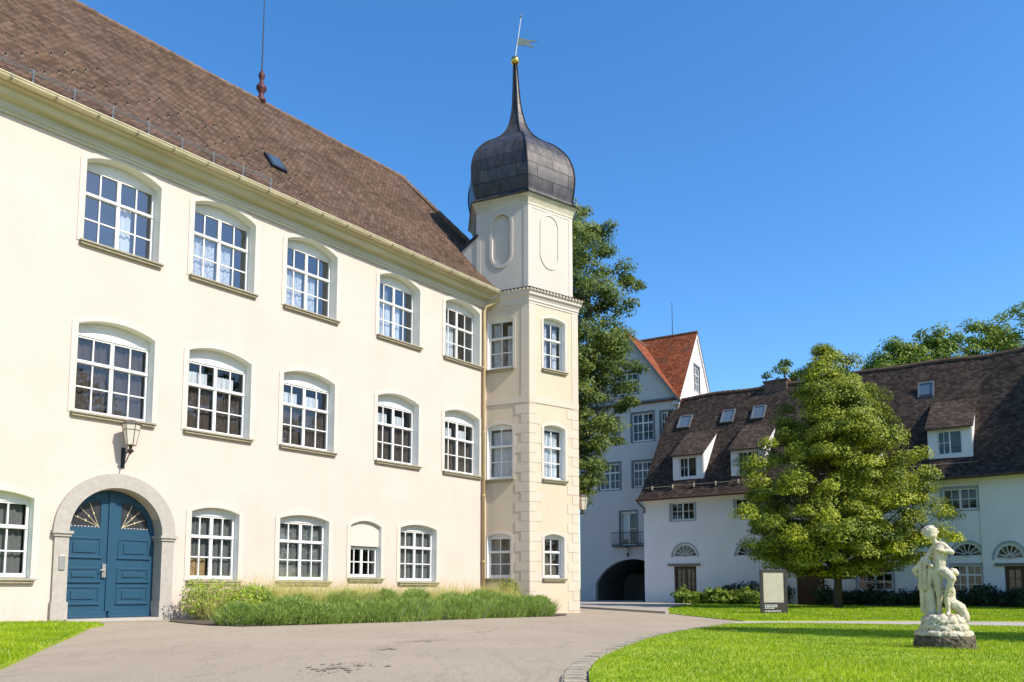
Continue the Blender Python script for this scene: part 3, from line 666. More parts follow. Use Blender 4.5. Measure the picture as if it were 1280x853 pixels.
portal = por.build('stone_portal', M['stone'], pal)
mb = MB(); mb.box(DX - 1.25, DX + 1.25, -0.25, 0.5, -0.3, 0.03); mb.build('doorstep', M['gravel'], pal)
mb = MB(); mb.box(DX - 1.43, DX - 1.29, -0.125, -0.09, 1.27, 1.64); ic = mb.build('intercom', M['steelbox'], portal, bevel=0.01)
def door_leaf(sx):
    xa, xb = (0.012, 1.20)
    mb = MB(); y = 0.36
    def X(v): return DX + sx * v
    def bx(a, b, y0, y1, z0, z1): mb.box(min(X(a), X(b)), max(X(a), X(b)), y0, y1, z0, z1)
    # arched leaf with a quarter round light
    out = [(xa, 0.04), (xb, 0.04), (xb, 2.26)] + [(math.sqrt(max(0, 1.2 ** 2 - (1.2 * math.sin(t)) ** 2)), 2.26 + 1.2 * math.sin(t)) for t in [math.pi / 2 * k / 12 for k in range(1, 12)]] + [(xa, 3.455)]
    hole = [(0.27, 2.42), (1.03, 2.42)] + [(0.27 + 0.76 * math.cos(t), 2.42 + 0.72 * math.sin(t)) for t in [math.pi / 2 * k / 10 for k in range(1, 11)]]
    mb.plate([(X(p), q) for p, q in out], [[(X(p), q) for p, q in hole]], y, y + 0.06)
    for (z0, z1) in ((1.62, 2.16), (0.98, 1.36), (0.40, 0.98 - 0.1)):      # raised mouldings and panels
        bx(0.22, 1.08, y - 0.022, y, z0, z0 + 0.05); bx(0.22, 1.08, y - 0.022, y, z1 - 0.05, z1); bx(0.22, 0.27, y - 0.022, y, z0 + .05, z1 - .05); bx(1.03, 1.08, y - 0.022, y, z0 + .05, z1 - .05)
        bx(0.36, 0.94, y - 0.028, y, z0 + 0.13, z1 - 0.13)
        bx(0.20, 1.10, y - 0.045, y - 0.022, z0 - 0.02, z0 + 0.03)
    bx(0.03, 1.18, y - 0.035, y, 0.05, 0.2); bx(0.03, 1.18, y - 0.055, y, 0.04, 0.09)
    if sx > 0: bx(-0.07, 0.09, y - 0.045, y, 0.2, 3.40)                    # overlapping meeting rail
    lf = mb.build('door_leaf', M['door'], pal, bevel=0.006)
    fl = MB(); fl.face([(X(0.26), y + 0.035, 2.41), (X(1.05), y + 0.035, 2.41), (X(0.85), y + 0.035, 3.0), (X(0.26), y + 0.035, 3.2)])
    fan = fl.build('fanlight', mat('dark_leaded_glass', (0.045, 0.045, 0.05), 0.12, 0.3, 12, spec=0.7), lf)
    br = MB(); c0 = Vector((X(0.31), y + 0.02, 2.45))
    for t in (22, 45, 68):
        d = Vector((sx * math.cos(R(t)), 0, math.sin(R(t)))); br.tube([c0, c0 + d * 0.68], 0.010, 5); br.lathe([(0.0, -.05), (.022, 0), (0, .05)], 6, tuple(c0 + d * 0.36)); br.lathe([(0.0, -.04), (.02, 0), (0, .04)], 6, tuple(c0 + d * 0.58))
    br.build('fanlight_rays', mat('gilt_bars' , (0.55, 0.47, 0.30), 0.4, metal=0.4), lf)
    bl = MB()
    for k in range(9): bl.lathe([(0, -.02), (.03, 0), (0, .02)], 6, (X(0.31 + 0.085 * k), y + 0.015, 2.435))
    bl.build('scroll_strip', M['frame'], lf)
    if sx < 0:
        h = MB(); h.box(X(0.20), X(0.10), y - 0.07, y - 0.045 + 0.03, 1.10, 1.46); h.tube([(X(0.15), y - 0.06, 1.30), (X(0.15), y - 0.12, 1.30), (X(0.28), y - 0.13, 1.29)], 0.014, 6)
        h.build('handle', M['steelbox'], lf)
door_leaf(-1); door_leaf(1)

def lantern(root, top_w, bot_w, h, z0, y, n=6):
    """tapered lantern with metal edges and a flat cap, standing at height z0"""
    g = MB(); g.lathe([(bot_w / 2, z0), (top_w / 2, z0 + h)], n, (0, y, 0), math.pi / 6); gl = g.build('lamp_glass', M['lampglass'], root)
    f = MB()
    for k in range(n):
        a = math.pi / 6 + 2 * math.pi * k / n
        f.tube([(bot_w / 2 * math.cos(a), y + bot_w / 2 * math.sin(a), z0), (top_w / 2 * math.cos(a), y + top_w / 2 * math.sin(a), z0 + h)], 0.011, 5)
        b = math.pi / 6 + 2 * math.pi * (k + 1) / n
        for r, z in ((bot_w / 2, z0), (top_w / 2, z0 + h), (bot_w / 2 + (top_w - bot_w) / 2 * .72, z0 + h * .72)): f.tube([(r * math.cos(a), y + r * math.sin(a), z), (r * math.cos(b), y + r * math.sin(b), z)], 0.010, 5)
    f.build('lamp_frame', M['lampmetal'], root)
    c = MB(); c.lathe([(top_w / 2 + 0.035, z0 + h), (top_w / 2 + 0.03, z0 + h + 0.02), (top_w * 0.22, z0 + h + 0.10), (0.02, z0 + h + 0.13)], n, (0, y, 0), math.pi / 6); c.build('lamp_cap', M['lampmetal'], root)

wl = empty('wall_lamp', tuple(Vector((pal.location)) + U * 9.79), R(AZF), 'large tapered lantern on an iron bracket above the blue door', 'lamp')
lantern(wl, 0.46, 0.26, 0.56, 4.60, -0.42)
mb = MB(); mb.box(-.05, .05, -.02, 0.03, 4.02, 4.58); mb.box(-.035, .035, -.05, 0.0, 4.05, 4.5); mb.tube([(0, -.02, 4.42), (0, -.60, 4.42)], 0.018, 6); mb.tube([(0, -.04, 4.10), (0, -.22, 4.2), (0, -.40, 4.42)], 0.016, 6); mb.lathe([(0.05, 0), (0.09, 0.05), (0.035, 0.12), (0.06, 0.19)], 8, (0, -.42, 4.40)); mb.lathe([(0.0, -.08), (0.03, -.05), (0.02, 0)], 6, (0, -.42, 4.42))
mb.build('bracket', M['iron'], wl)

# ------------------------------------------------------------------ corner tower (hexagonal, onion dome)
TC = Vector((0.42, 34.535, 0))
tow = empty('corner_tower', tuple(TC), 0, 'pale hexagonal stair tower with white corner blocks under a dark onion dome', 'tower')
def hv(Rr, az): return Vector((Rr * math.sin(R(az)), Rr * math.cos(R(az)), 0))
AZS = [234, 174, 114, 54, -6, -66]          # corner azimuths, running clockwise as seen from the front left
def face_frame(Rr, i):
    A = hv(Rr, AZS[i]); B = hv(Rr, AZS[(i + 1) % 6]); d = B - A
    return A, math.atan2(d.y, d.x), d.length
RL, RU = 2.62, 2.40
TW = [(0.755, 1.905, 9.86, 11.97, 12.09), (0.755, 1.885, 5.26, 7.42, 7.54), (0.76, 1.80, 1.22, 2.90, 3.02)]
for i in range(6):
    A, rz, L = face_frame(RL, i); hol = [arch(a, b, z0, zs, zc, 8) for a, b, z0, zs, zc in TW] if i < 2 else []
    o = wall_openings(tow, 'wall', rect(0, L, -0.6, 13.0), hol, M['ochre'], 0, tuple(A), rz, depth=0.35)
    for j, (a, b, z0, zs, zc) in enumerate(TW if i < 2 else []):
        c = A + Vector((math.cos(rz), math.sin(rz), 0)) * ((a + b) / 2)
        cur = None
        if j == 1: cur = [('curtain', -.42, .42, 0.12, 2.0)]
        elif j == 0: cur = [('lace', -.42, -0.12, 0.12, 2.0), ('lace', .2, .42, .12, 1.9)]
        window(tow, (c.x, c.y, z0), b - a, zs - z0, zc - zs, rz, inset=0.22 if i else 0.14, head=zs - z0 - 0.02, style='single', cols=2, curtain=cur, surround=0.12, sw=.08)
    A2, rz2, L2 = face_frame(RU, i); hol = []
    if i < 2: hol = [[(1.17 + 0.43 * math.sin(t), (16.1 if math.cos(t) > 0 else 14.9) + 0.52 * math.cos(t)) for t in [2 * math.pi * k / 28 for k in range(28)]]] if i == 0 else []
    wall_openings(tow, 'upper_wall', rect(0, L2, 12.9, 17.4), hol, M['upper'], 0, tuple(A2), rz2, depth=0.12)
    if i < 2:
        nb = MB()
        if i == 0: nb.box(0.6, 1.75, 0.09, 0.13, 14.2, 16.8)
        el = lambda k, g: (1.17 + (0.43 + g) * math.sin(k), (16.1 if math.cos(k) > 0 else 14.9) + (0.52 + g) * math.cos(k))
        ts = [2 * math.pi * k / 28 for k in range(28)]
        nm = MB(); nm.plate([el(t, .12) for t in ts], [[el(t, 0.0) for t in ts]], -0.03, 0.0, back=False)
        no = nm.build('niche_surround', M['white'], tow, tuple(A2), rz2)
        if i == 0: nb.build('niche_back', M['upper'], no)
    # white edge strips of the upper storey, corner blocks of the lower one
    q = MB()
    for e0, e1 in ((0, 0.20), (L2 - 0.20, L2)): q.box(e0, e1, -0.014, 0, 13.1, 17.0)
    q.box(0.2, L2 - .2, -0.014, 0, 16.75, 17.0)
    q.build('edge_strip', M['white'], tow, tuple(A2), rz2)
    q = MB(); z = -0.5; k = 0
    while z < 12.45:
        for side in (0, 1):
            wd = (0.62 if (k + side) % 2 == 0 else 0.36) if z < 8.2 else 0.34
            hh = 0.40
            e0, e1 = (0, wd) if side == 0 else (L - wd, L)
            q.box(e0, e1, -0.016, 0, z, z + hh - (0.014 if z < 8.2 else -0.002))
        z += 0.40; k += 1
    q.box(0.34, L - 0.34, -0.017, 0, 8.36, 8.62); q.box(0.0, L, -0.03, -0.016, 8.36, 8.62)
    q.build('corner_blocks', M['quoin'], tow, tuple(A), rz)
def hexring(prof, name, m, parent=tow, smooth=False, c=(0, 0)):
    """sweep a profile (radius, z) round the six corners; UV in metres"""
    b = MB(); vl = 0
    for (r0, z0), (r1, z1) in zip(prof, prof[1:]):
        dl = math.hypot(r1 - r0, z1 - z0)
        for i in range(6):
            p = [hv(r0, AZS[i]), hv(r0, AZS[(i + 1) % 6]), hv(r1, AZS[(i + 1) % 6]), hv(r1, AZS[i])]
            zz = [z0, z0, z1, z1]
            b.face([(q.x + c[0], q.y + c[1], h) for q, h in zip(p, zz)], [(i * 3.3 - r0 / 2, vl), (i * 3.3 + r0 / 2, vl), (i * 3.3 + r1 / 2, vl + dl), (i * 3.3 - r1 / 2, vl + dl)])
        vl += dl
    return b.build(name, m, parent, smooth=smooth)
hexring([(2.60, 12.50), (2.65, 12.51), (2.65, 12.58), (2.69, 12.62), (2.68, 12.70), (2.74, 12.80), (2.81, 12.85), (2.81, 12.97), (2.87, 13.01), (2.87, 13.08), (2.55, 13.10)], 'cornice', M['white'])
lc = hexring([(2.87, 13.082), (2.92, 13.086), (2.92, 13.115), (2.66, 13.18), (2.38, 13.25)], 'cornice_tiles', M['roof'])
# row of half-round eave tiles showing under the tile edge
for i in range(2):
    A = hv(2.91, AZS[i]); B = hv(2.91, AZS[i + 1]); n = 17
    for k in range(n):
        p = A + (B - A) * ((k + .5) / n); dr = p.normalized()
        MB().tube([p * 0.97 + Vector((0, 0, 13.055)), p + dr * 0.015 + Vector((0, 0, 13.035))], 0.045, 6).build('eave_tile', M['white'], lc)
hexring([(2.39, 16.85), (2.44, 16.87), (2.44, 16.95), (2.47, 17.02), (2.52, 17.12), (2.62, 17.22), (2.66, 17.28), (2.36, 17.30)], 'eaves_cornice', M['trim'])
prof = [(2.60, 17.285), (2.68, 17.26), (2.70, 17.30), (2.54, 17.38), (2.45, 17.48), (2.43, 17.60), (2.48, 17.82), (2.55, 18.2), (2.59, 18.6), (2.55, 19.1), (2.36, 19.64), (2.06, 20.05), (1.66, 20.42), (1.22, 20.70), (0.873, 20.99), (0.62, 21.3), (0.43, 21.68), (0.29, 22.2), (0.215, 22.6), (0.17, 23.05), (0.12, 23.9), (0.075, 24.75)]
def fine(pr, n=3):
    out = pr[:3]; body = smooth_poly(pr[3:], n); return out + body
# the spire leans a little, as old ones do
lean = lambda z: -0.16 * max(0, z - 17.4) / 3.5 if z < 20.9 else -0.16 - 0.03 * (z - 20.9)
dome = hexring(fine(prof), 'dome', M['dome'])
for v in dome.data.vertices: v.co.x += lean(v.co.z)
mb = MB()
for a in AZS:
    mb.tube([hv(r * 1.005, a) + Vector((lean(z), 0, z)) for r, z in fine(prof)[3:]], 0.035, 6)
mb.build('dome_ridge', M['dome'], dome)
# two small air holes low on the dome
LX = lean(24.9)
mb = MB(); mb.lathe([(0.02, -.2), (0.16, -.14), (0.20, 0), (0.16, .14), (0.03, .2)], 16, (LX, 0, 24.86)); ball = mb.build('ball', M['gold'], dome, smooth=True)
mb = MB(); mb.tube([(LX, 0, 25.0), (LX + 0.13, 0, 25.9), (LX + 0.27, 0, 26.95)], [0.022, 0.017, 0.013], 6); mb.lathe([(0, -.09), (.05, 0), (0, .12)], 8, (LX + 0.28, 0, 27.02)); rodv = mb.build('vane_rod', M['galv'], dome)
mb = MB()
def flagpoly(pts, y0, y1): mb.plate(pts, [], y0, y1)
fx, fz = LX + 0.10, 25.62
flagpoly([(fx, fz), (fx + .42, fz - .02), (fx + .82, fz - .14), (fx + .50, fz + .12), (fx + .95, fz + .20), (fx + .46, fz + .27), (fx + .05, fz + .38)], -0.012, 0.012)
fl = mb.build('weather_flag', M['vane'], dome, rz=R(0))
# gusset wall between tower and main roof with its dark metal roof
A, rz, L = face_frame(RU, 0)
mb = MB(); mb.plate([(-1.12, 15.10), (0.0, 15.86), (0.25, 15.86), (0.25, 13.1), (0.80, 13.3), (0.60, 13.1), (0.5, 12.9)] if False else [(-1.12, 15.10), (0.0, 15.86), (0.15, 15.86), (0.15, 12.9), (0.75, 12.9), (0.72, 13.5)][:3] + [(0.15, 13.2), (0.62, 13.2)], [], 0.02, 0.3) if False else None
mb.plate([(-1.12, 15.10), (0.0, 15.86), (0.10, 15.86), (0.10, 13.0), (0.5, 13.0)] if False else [(-1.15, 15.08), (0.06, 15.86), (0.06, 12.6), (-0.2, 12.6)], [], 0.02, 0.25)
st = mb.build('gusset_wall', M['upper'], tow, tuple(A), rz)
mb = MB(); mb.box(-0.04, 1.0, 0, 0.1, 0, 0.1) if False else None
def slab(p0, p1, inw, th, ov):
    d = Vector((p1[0] - p0[0], 0, p1[1] - p0[1])); nrm = Vector((-d.z, 0, d.x)).normalized() * th
    a, b = Vector((p0[0], -ov, p0[1])), Vector((p1[0], -ov, p1[1])); i = Vector((0, inw, 0))
    mb.mesh([a, b, b + i, a + i, a + nrm, b + nrm, b + i + nrm, a + i + nrm], [(0, 3, 2, 1), (4, 5, 6, 7), (0, 1, 5, 4), (1, 2, 6, 5), (2, 3, 7, 6), (3, 0, 4, 7)])
slab((-1.28, 14.98), (0.10, 15.88), 2.4, 0.07, 0.10)
mb.build('gusset_roof', M['navy'], st)
mb = MB(); slab((-1.22, 15.0), (0.85, 13.22), 0.2, 0.14, 0.10); mb.build('flashing', M['redwood'], st)

l2 = empty('wall_lamp', (TC.x + 2.27 * math.sin(R(84)), TC.y + 2.27 * math.cos(R(84)), 0), R(84 + 0) * 0 + R(90 - 84 + 90), 'small lantern hanging off the right side of the cream tower', 'lamp')
lantern(l2, 0.44, 0.26, 0.58, 4.22, -0.42)
mb = MB(); mb.box(-.05, .05, -.03, .03, 3.7, 4.6); mb.tube([(0, -.02, 4.05), (0, -.55, 4.05)], 0.02, 6); mb.lathe([(0.05, 0), (0.09, .06), (0.04, .18)], 8, (0, -.42, 4.05)); mb.build('bracket', M['iron'], l2)

# ------------------------------------------------------------------ gatehouse behind the tower
GO = Vector((6.976, 61.022, 0)); AZG = 120
gat = empty('gatehouse', tuple(GO), R(90 - AZG), 'tall shaded grey gatehouse with a dark archway and orange tiled gables', 'gatehouse')
x0, x1, ap = -1.95, 6.12, 2.1
GE, GA = 14.75, 20.3
gops = [rect(2.45, 4.15, 11.80, 13.98), rect(-0.3, 1.33, 11.75, 13.8), rect(-0.3, 1.42, 8.28, 10.32), rect(2.48, 3.95, 8.35, 10.30), rect(1.40, 2.72, 4.0, 6.58), rect(1.15, 2.95, 15.55, 17.2), rect(4.75, 5.6, 11.8, 13.9),
        arch(-0.68, 5.3, -0.5, 1.15, 3.0, 20)]
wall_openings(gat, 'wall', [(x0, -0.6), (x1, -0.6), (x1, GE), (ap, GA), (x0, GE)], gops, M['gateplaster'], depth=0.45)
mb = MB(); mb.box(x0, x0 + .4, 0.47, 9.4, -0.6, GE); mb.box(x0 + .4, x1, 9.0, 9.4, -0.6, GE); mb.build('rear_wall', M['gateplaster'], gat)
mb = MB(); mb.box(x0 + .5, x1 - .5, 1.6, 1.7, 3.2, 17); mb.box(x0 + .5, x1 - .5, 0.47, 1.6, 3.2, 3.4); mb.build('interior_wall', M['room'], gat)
# vaulted passage
mb = MB(); op = arch(-0.68, 5.3, -0.5, 1.15, 3.0, 20)
for a, b in zip(op, op[1:] + op[:1]):
    if a[1] == b[1] == -0.5: continue
    mb.face([(a[0], 0.45, a[1]), (b[0], 0.45, b[1]), (b[0], 8.9, b[1]), (a[0], 8.9, a[1])])
mb.face([(p[0], 8.9, p[1]) for p in op]); mb.build('passage_vault', mat('dark_passage_plaster', (0.12, 0.12, 0.12), 0.9, 0.3, 1.5), gat)  # passage plaster set much darker than the gatehouse walls
mb = MB(); mb.box(-.66, 2.25, 5.6, 5.7, -0.2, 2.0); mb.box(2.35, 5.28, 5.6, 5.7, -0.2, 2.0)
mb.build('gate_leaf', M['gatetrim'], gat)
mb = MB(); mb.box(x0, x1 + .1, -0.10, 0, GE + 0.02, GE + 0.16); mb.box(x0, x1 + .1, -0.06, 0, GE - 0.08, GE + 0.02); mb.build('string_course', M['gatetrim'], gat)
for a, b, c, d in [(2.45, 4.15, 11.80, 13.98), (-0.3, 1.33, 11.75, 13.8), (-0.3, 1.42, 8.28, 10.32), (2.48, 3.95, 8.35, 10.30), (1.15, 2.95, 15.55, 17.2), (4.75, 5.6, 11.8, 13.9)]:
    window(gat, ((a + b) / 2, 0, c), b - a, d - c, 0, inset=0.12, head=d - c - 0.03, curtain=None, surround=0.13, surround_m='gatetrim', sill=False, gl='glass_far')
bw = window(gat, (2.06, 0, 4.0), 1.32, 2.58, 0, inset=0.15, head=2.5, rows=2, cols=2, surround=0.10, surround_m='gatetrim', sill=False, gl='glass_far', curtain=[('curtain', -.55, 0.0, 0.5, 2.4)])
# side gable wall in the sun, facing right
SW = 9.4; SA = 21.0
Ks = MB(); Ks.plate([(0, -0.6), (SW, -0.6), (SW, GE), (SW / 2, SA), (0, GE)], [rect(3.95, 5.45, 16.25, 18.35)], 0.0, 0.3, back=False)
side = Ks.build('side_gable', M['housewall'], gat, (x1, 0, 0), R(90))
window(gat, (x1, 4.7, 16.25), 1.5, 2.1, 0, rz=R(90), inset=0.08, head=2.05, surround=0.12, surround_m='gatetrim', sill=False, gl='glass_far')
mb = MB()
for a, b in (((-0.25, GE - .38), (SW / 2, SA - .06)), ((SW / 2, SA - .06), (SW + .25, GE - .38))):
    d = Vector((b[0] - a[0], 0, b[1] - a[1])); nn = Vector((-d.z, 0, d.x)).normalized() * 0.16; A_, B_ = Vector((a[0], -.12, a[1])), Vector((b[0], -.12, b[1])); i = Vector((0, .5, 0))
    mb.mesh([A_, B_, B_ + i, A_ + i, A_ - nn, B_ - nn, B_ + i - nn, A_ + i - nn], [(0, 3, 2, 1), (4, 5, 6, 7), (0, 1, 5, 4), (1, 2, 6, 5), (2, 3, 7, 6), (3, 0, 4, 7)])
mb.build('barge_board', M['frame'], gat, (x1, 0, 0), R(90))
# roofs: front gable roof running back, and the cross roof to the right gable
mb = MB(); fl_ = math.hypot(x1 - ap, GA - GE)
o_ = -0.35
def rq(a, b, c, d, w_, h_): mb.face([a, b, c, d], [(0, 0), (w_, 0), (w_, h_), (0, h_)])
sl = (GA - GE) / (x1 - ap)
rq((x1 + .25, o_, GE - .25 * sl + .12), (x1 + .25, 4.0, GE - .25 * sl + .12), (ap, 4.7, GA + .12), (ap, o_, GA + .12), 5, fl_)
rq((x0 - .25, 9.4, GE - .25 * sl + .12), (x0 - .25, o_, GE - .25 * sl + .12), (ap, o_, GA + .12), (ap, 9.4, GA + .12), 9.8, fl_)
s2 = (SA - GE) / (SW / 2); h2 = math.hypot(SW / 2, SA - GE)
rq((-1.0, -0.15, GE - .15 * s2 + .1), (x1 + .15, -0.15, GE - .15 * s2 + .1), (x1 + .15, SW / 2, SA + .1), (-1.0, SW / 2, SA + .1), 7, h2)
rq((x1 + .15, SW + .15, GE - .15 * s2 + .1), (-1.0, SW + .15, GE - .15 * s2 + .1), (-1.0, SW / 2, SA + .1), (x1 + .15, SW / 2, SA + .1), 7, h2)
groof = mb.build('roof', M['roof_orange'], gat)
mb = MB(); mb.tube([(-1, SW / 2, SA + .12), (x1 + .15, SW / 2, SA + .12)], 0.11, 8); mb.tube([(ap, o_, GA + .13), (ap, 4.7, GA + .13)], 0.11, 8); mb.build('ridge_tiles', M['ridge'], groof)
mb = MB()
for a, b in (((x0 - .25, GE - .25 * sl), (ap, GA + .02)), ((ap, GA + .02), (x1 + .25, GE - .25 * sl))):
    A_, B_ = Vector((a[0], o_ - .02, a[1] - .12)), Vector((b[0], o_ - .02, b[1] - .12)); up = Vector((0, 0, .2)); i = Vector((0, .12, 0))
    mb.mesh([A_, B_, B_ + i, A_ + i, A_ + up, B_ + up, B_ + i + up, A_ + i + up], [(0, 3, 2, 1), (4, 5, 6, 7), (0, 1, 5, 4), (1, 2, 6, 5), (2, 3, 7, 6), (3, 0, 4, 7)])
mb.build('barge_board', M['gatetrim'], gat)
MB().tube([(4.2, SW / 2, SA), (4.2, SW / 2, SA + 2.9)], [0.035, 0.02], 6).build('antenna', M['iron'], groof)
# balcony grille with flower pots
mb = MB()
for z in (3.98, 4.12, 4.98): mb.tube([(0.86, 0, z), (0.86, -.42, z), (3.2, -.42, z), (3.2, 0, z)], 0.022, 5)
for k in range(20):
    x = 0.86 + 2.34 * k / 19; mb.tube([(x, -.42, 3.98), (x, -.50, 4.4), (x, -.42, 4.98)], 0.012, 4)
mb.box(0.86, 3.2, -.45, 0, 3.92, 3.98); bal = mb.build('balcony_railing', M['iron'], gat)
gl_ = empty('wall_lamp', tuple(GO + Vector((math.cos(R(-30)), math.sin(R(-30)), 0)) * 2.0), R(-30), 'little dark lantern above the dark archway', 'lamp')
lantern(gl_, 0.34, 0.2, 0.42, 3.4, -0.35)
mb = MB(); mb.tube([(0, 0.02, 3.32), (0, -.35, 3.32), (0, -.35, 3.42)], 0.03, 6); mb.box(-.06, .06, -.03, .03, 3.15, 3.5); mb.build('bracket', M['iron'], gl_)

# ------------------------------------------------------------------ white house with the big dark roof
HP = Vector((8.973, 54.225, 0)); AZH = 126
hou = empty('white_house', tuple(HP), R(90 - AZH), 'long low white house with dark steep tiled roof, dormers and fan windows', 'house')
S1, S2 = 19.85, 25.2; BEND = R(-6)
def hp(s, w_=0.0, z=0.0):
    """point of the house: s along its front (which bends at S1), w_ inward"""
    if s <= S1: return Vector((s, w_, z))
    c, t = math.cos(BEND), math.sin(BEND)
    return Vector((S1 + c * (s - S1) - t * w_, t * (s - S1) + c * w_, z))
ups = [(2.82, 5.25, 6.48), (7.22, 5.3, 6.48), (11.2, 5.2, 6.4), (15.0, 5.1, 6.3), (18.93, 5.0, 6.22)]
fans = [(2.92, 2.86, 0.88), (7.2, 2.82, 0.86), (11.0, 2.7, 0.84), (19.12, 2.5, 0.80)]
hops = [rect(x - .84, x + .84, a, b) for x, a, b in ups]
hops += [arch(x - r, x + r, z, z, z + r, 14) for x, z, r in fans]
hops += [rect(2.14, 3.69, -0.5, 2.26), rect(10.07, 11.7, -0.5, 2.14), rect(13.52, 15.41, 0.66, 2.2), rect(18.34, 19.8, 0.46, 2.08)]
wall_openings(hou, 'wall', rect(-0.0, S1, -0.6, 7.0), hops, M['housewall'], depth=0.3)
o = wall_openings(hou, 'wall', rect(0, 10.4, -0.6, 7.0), [arch(1.25 - .72, 1.25 + .72, 2.32, 2.32, 3.2, 14), rect(.98, 2.5, -.5, 1.96), rect(2.4, 4.0, 5.0, 6.2)], M['housewall'], y0=-0.12, loc=(S1, 0, 0), rz=BEND, depth=0.45)
mb = MB(); mb.box(0, 0.3, 0.32, 11, -0.6, 7.0); mb.box(0.3, S1, 10.7, 11, -0.6, 7.0); mb.build('rear_wall', M['housewall'], hou)
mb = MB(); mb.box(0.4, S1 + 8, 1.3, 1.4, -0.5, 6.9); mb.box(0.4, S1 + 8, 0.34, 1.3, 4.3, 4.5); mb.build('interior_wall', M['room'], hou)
for x, a, b in ups: window(hou, (x, 0, a), 1.68, b - a, 0, inset=0.08, head=b - a - 0.02, rows=2, surround=0.12, surround_m='greywash', sill=False, gl='glass_far')
window(hou, tuple(hp(S1 + 3.2, -.12, 5.0)), 1.6, 1.2, 0, rz=BEND, inset=0.08, head=1.18, rows=2, surround=0.12, surround_m='greywash', sill=False, gl='glass_far')
window(hou, (14.465, 0, 0.66), 1.89, 1.54, 0, inset=0.08, head=1.52, rows=3, surround=0.1, surround_m='greywash', sill=False, gl='glass_far')
window(hou, (19.07, 0, 0.46), 1.46, 1.62, 0, inset=0.08, head=1.6, rows=3, surround=0.1, surround_m='greywash', sill=False, gl='glass_far')
def fan(x, z, r, loc=None, rz=0, sq=1.0):
    mb = MB(); n = 16; y = 0.06
    arc = lambda q, k=n: [(q * math.cos(math.pi * i / k), q * sq * math.sin(math.pi * i / k)) for i in range(k + 1)]
    mb.plate(arc(r - .004), [arc(r - .12)[0:1] and [(p, max(q, 0.07)) for p, q in arc(r - .12)]], y, y + .06)
    for k in range(1, 7):
        t = math.pi * k / 7; c, s_ = math.cos(t), math.sin(t) * sq
        mb.tube([(0.12 * c, y + .03, 0.07 + 0.12 * s_), ((r - .1) * c, y + .03, (r - .1) * s_)], 0.024, 5)
    mb.lathe([(0.17, -.02), (0.17, .02)], 10, (0, y + .03, 0.05))
    o = mb.build('fan_window', M['frame'], hou, loc if loc else (x, 0, z), rz)
    g = MB(); g.face([(p, y + .045, q) for p, q in arc(r - .05)]); g.build('pane', M['glass_far'], o)
    g = MB(); A1 = arc(r + .10); A0 = arc(r - .003); g.plate(A1[:] + [], [], -0.02, 0, back=False) if False else None
    for i in range(n): g.face([(A0[i][0], -.02, A0[i][1]), (A1[i][0], -.02, A1[i][1]), (A1[i + 1][0], -.02, A1[i + 1][1]), (A0[i + 1][0], -.02, A0[i + 1][1])]); g.face([(A0[i][0], -.02, A0[i][1]), (A0[i + 1][0], -.02, A0[i + 1][1]), (A0[i + 1][0], .1, A0[i + 1][1]), (A0[i][0], .1, A0[i][1])])
    g.build('surround', M['greywash'], o)
for x, z, r in fans: fan(x, z, r)
fan(0, 0, 0.72, tuple(hp(S1 + 1.25, -.12, 2.32)), BEND, 1.2)
def hdoor(loc, W, Hh, rz=0, glazed=True, lint=True):
    mb = MB(); mb.plate(rect(-W / 2 + .004, W / 2 - .004, -0.45, Hh - .004), [rect(-W / 2 + .16, -.07, 0.75, Hh - .2), rect(.07, W / 2 - .16, 0.75, Hh - .2)] if glazed else [], 0.16, 0.24)
    for sx in (-1, 1):
        a, b = (-W / 2 + .16, -.08) if sx < 0 else (.08, W / 2 - .16); mb.box(a, b, 0.13, 0.16, 0.0, 0.6)
        if glazed: mb.box((a + b) / 2 - .02, (a + b) / 2 + .02, .17, .22, .75, Hh - .2); mb.box(a, b, .17, .22, 1.3, 1.34)
        else:
            for k in range(5): mb.box(a + (b - a) * k / 5 + .005, a + (b - a) * (k + 1) / 5 - .005, .135, .16, .62, Hh - .1)
    o = mb.build('door', M['brownwood'], hou, loc, rz)
    if glazed: g = MB(); g.face([(-W / 2 + .1, .21, .7), (W / 2 - .1, .21, .7), (W / 2 - .1, .21, Hh - .15), (-W / 2 + .1, .21, Hh - .15)]); g.build('pane', M['glass_far'], o)
    mb = MB(); mb.box(W / 2 - .35, W / 2 - .2, .11, .13, .95, 1.1) if False else mb.tube([(.12, .16, 1.0), (.12, .09, 1.0), (.22, .09, 1.0)], 0.014, 5); mb.build('handle', M['iron'], o)
    if lint: mb = MB(); mb.box(-W / 2 - .42, W / 2 + .3, -0.10, 0.0, Hh + .02, Hh + .16); mb.build('lintel', M['lintel'], o)
hdoor((2.915, 0, 0), 1.55, 2.26); hdoor((10.885, 0, 0), 1.63, 2.14, glazed=False, lint=False); hdoor(tuple(hp(S1 + 1.74, -.12, 0)), 1.52, 1.96, BEND)
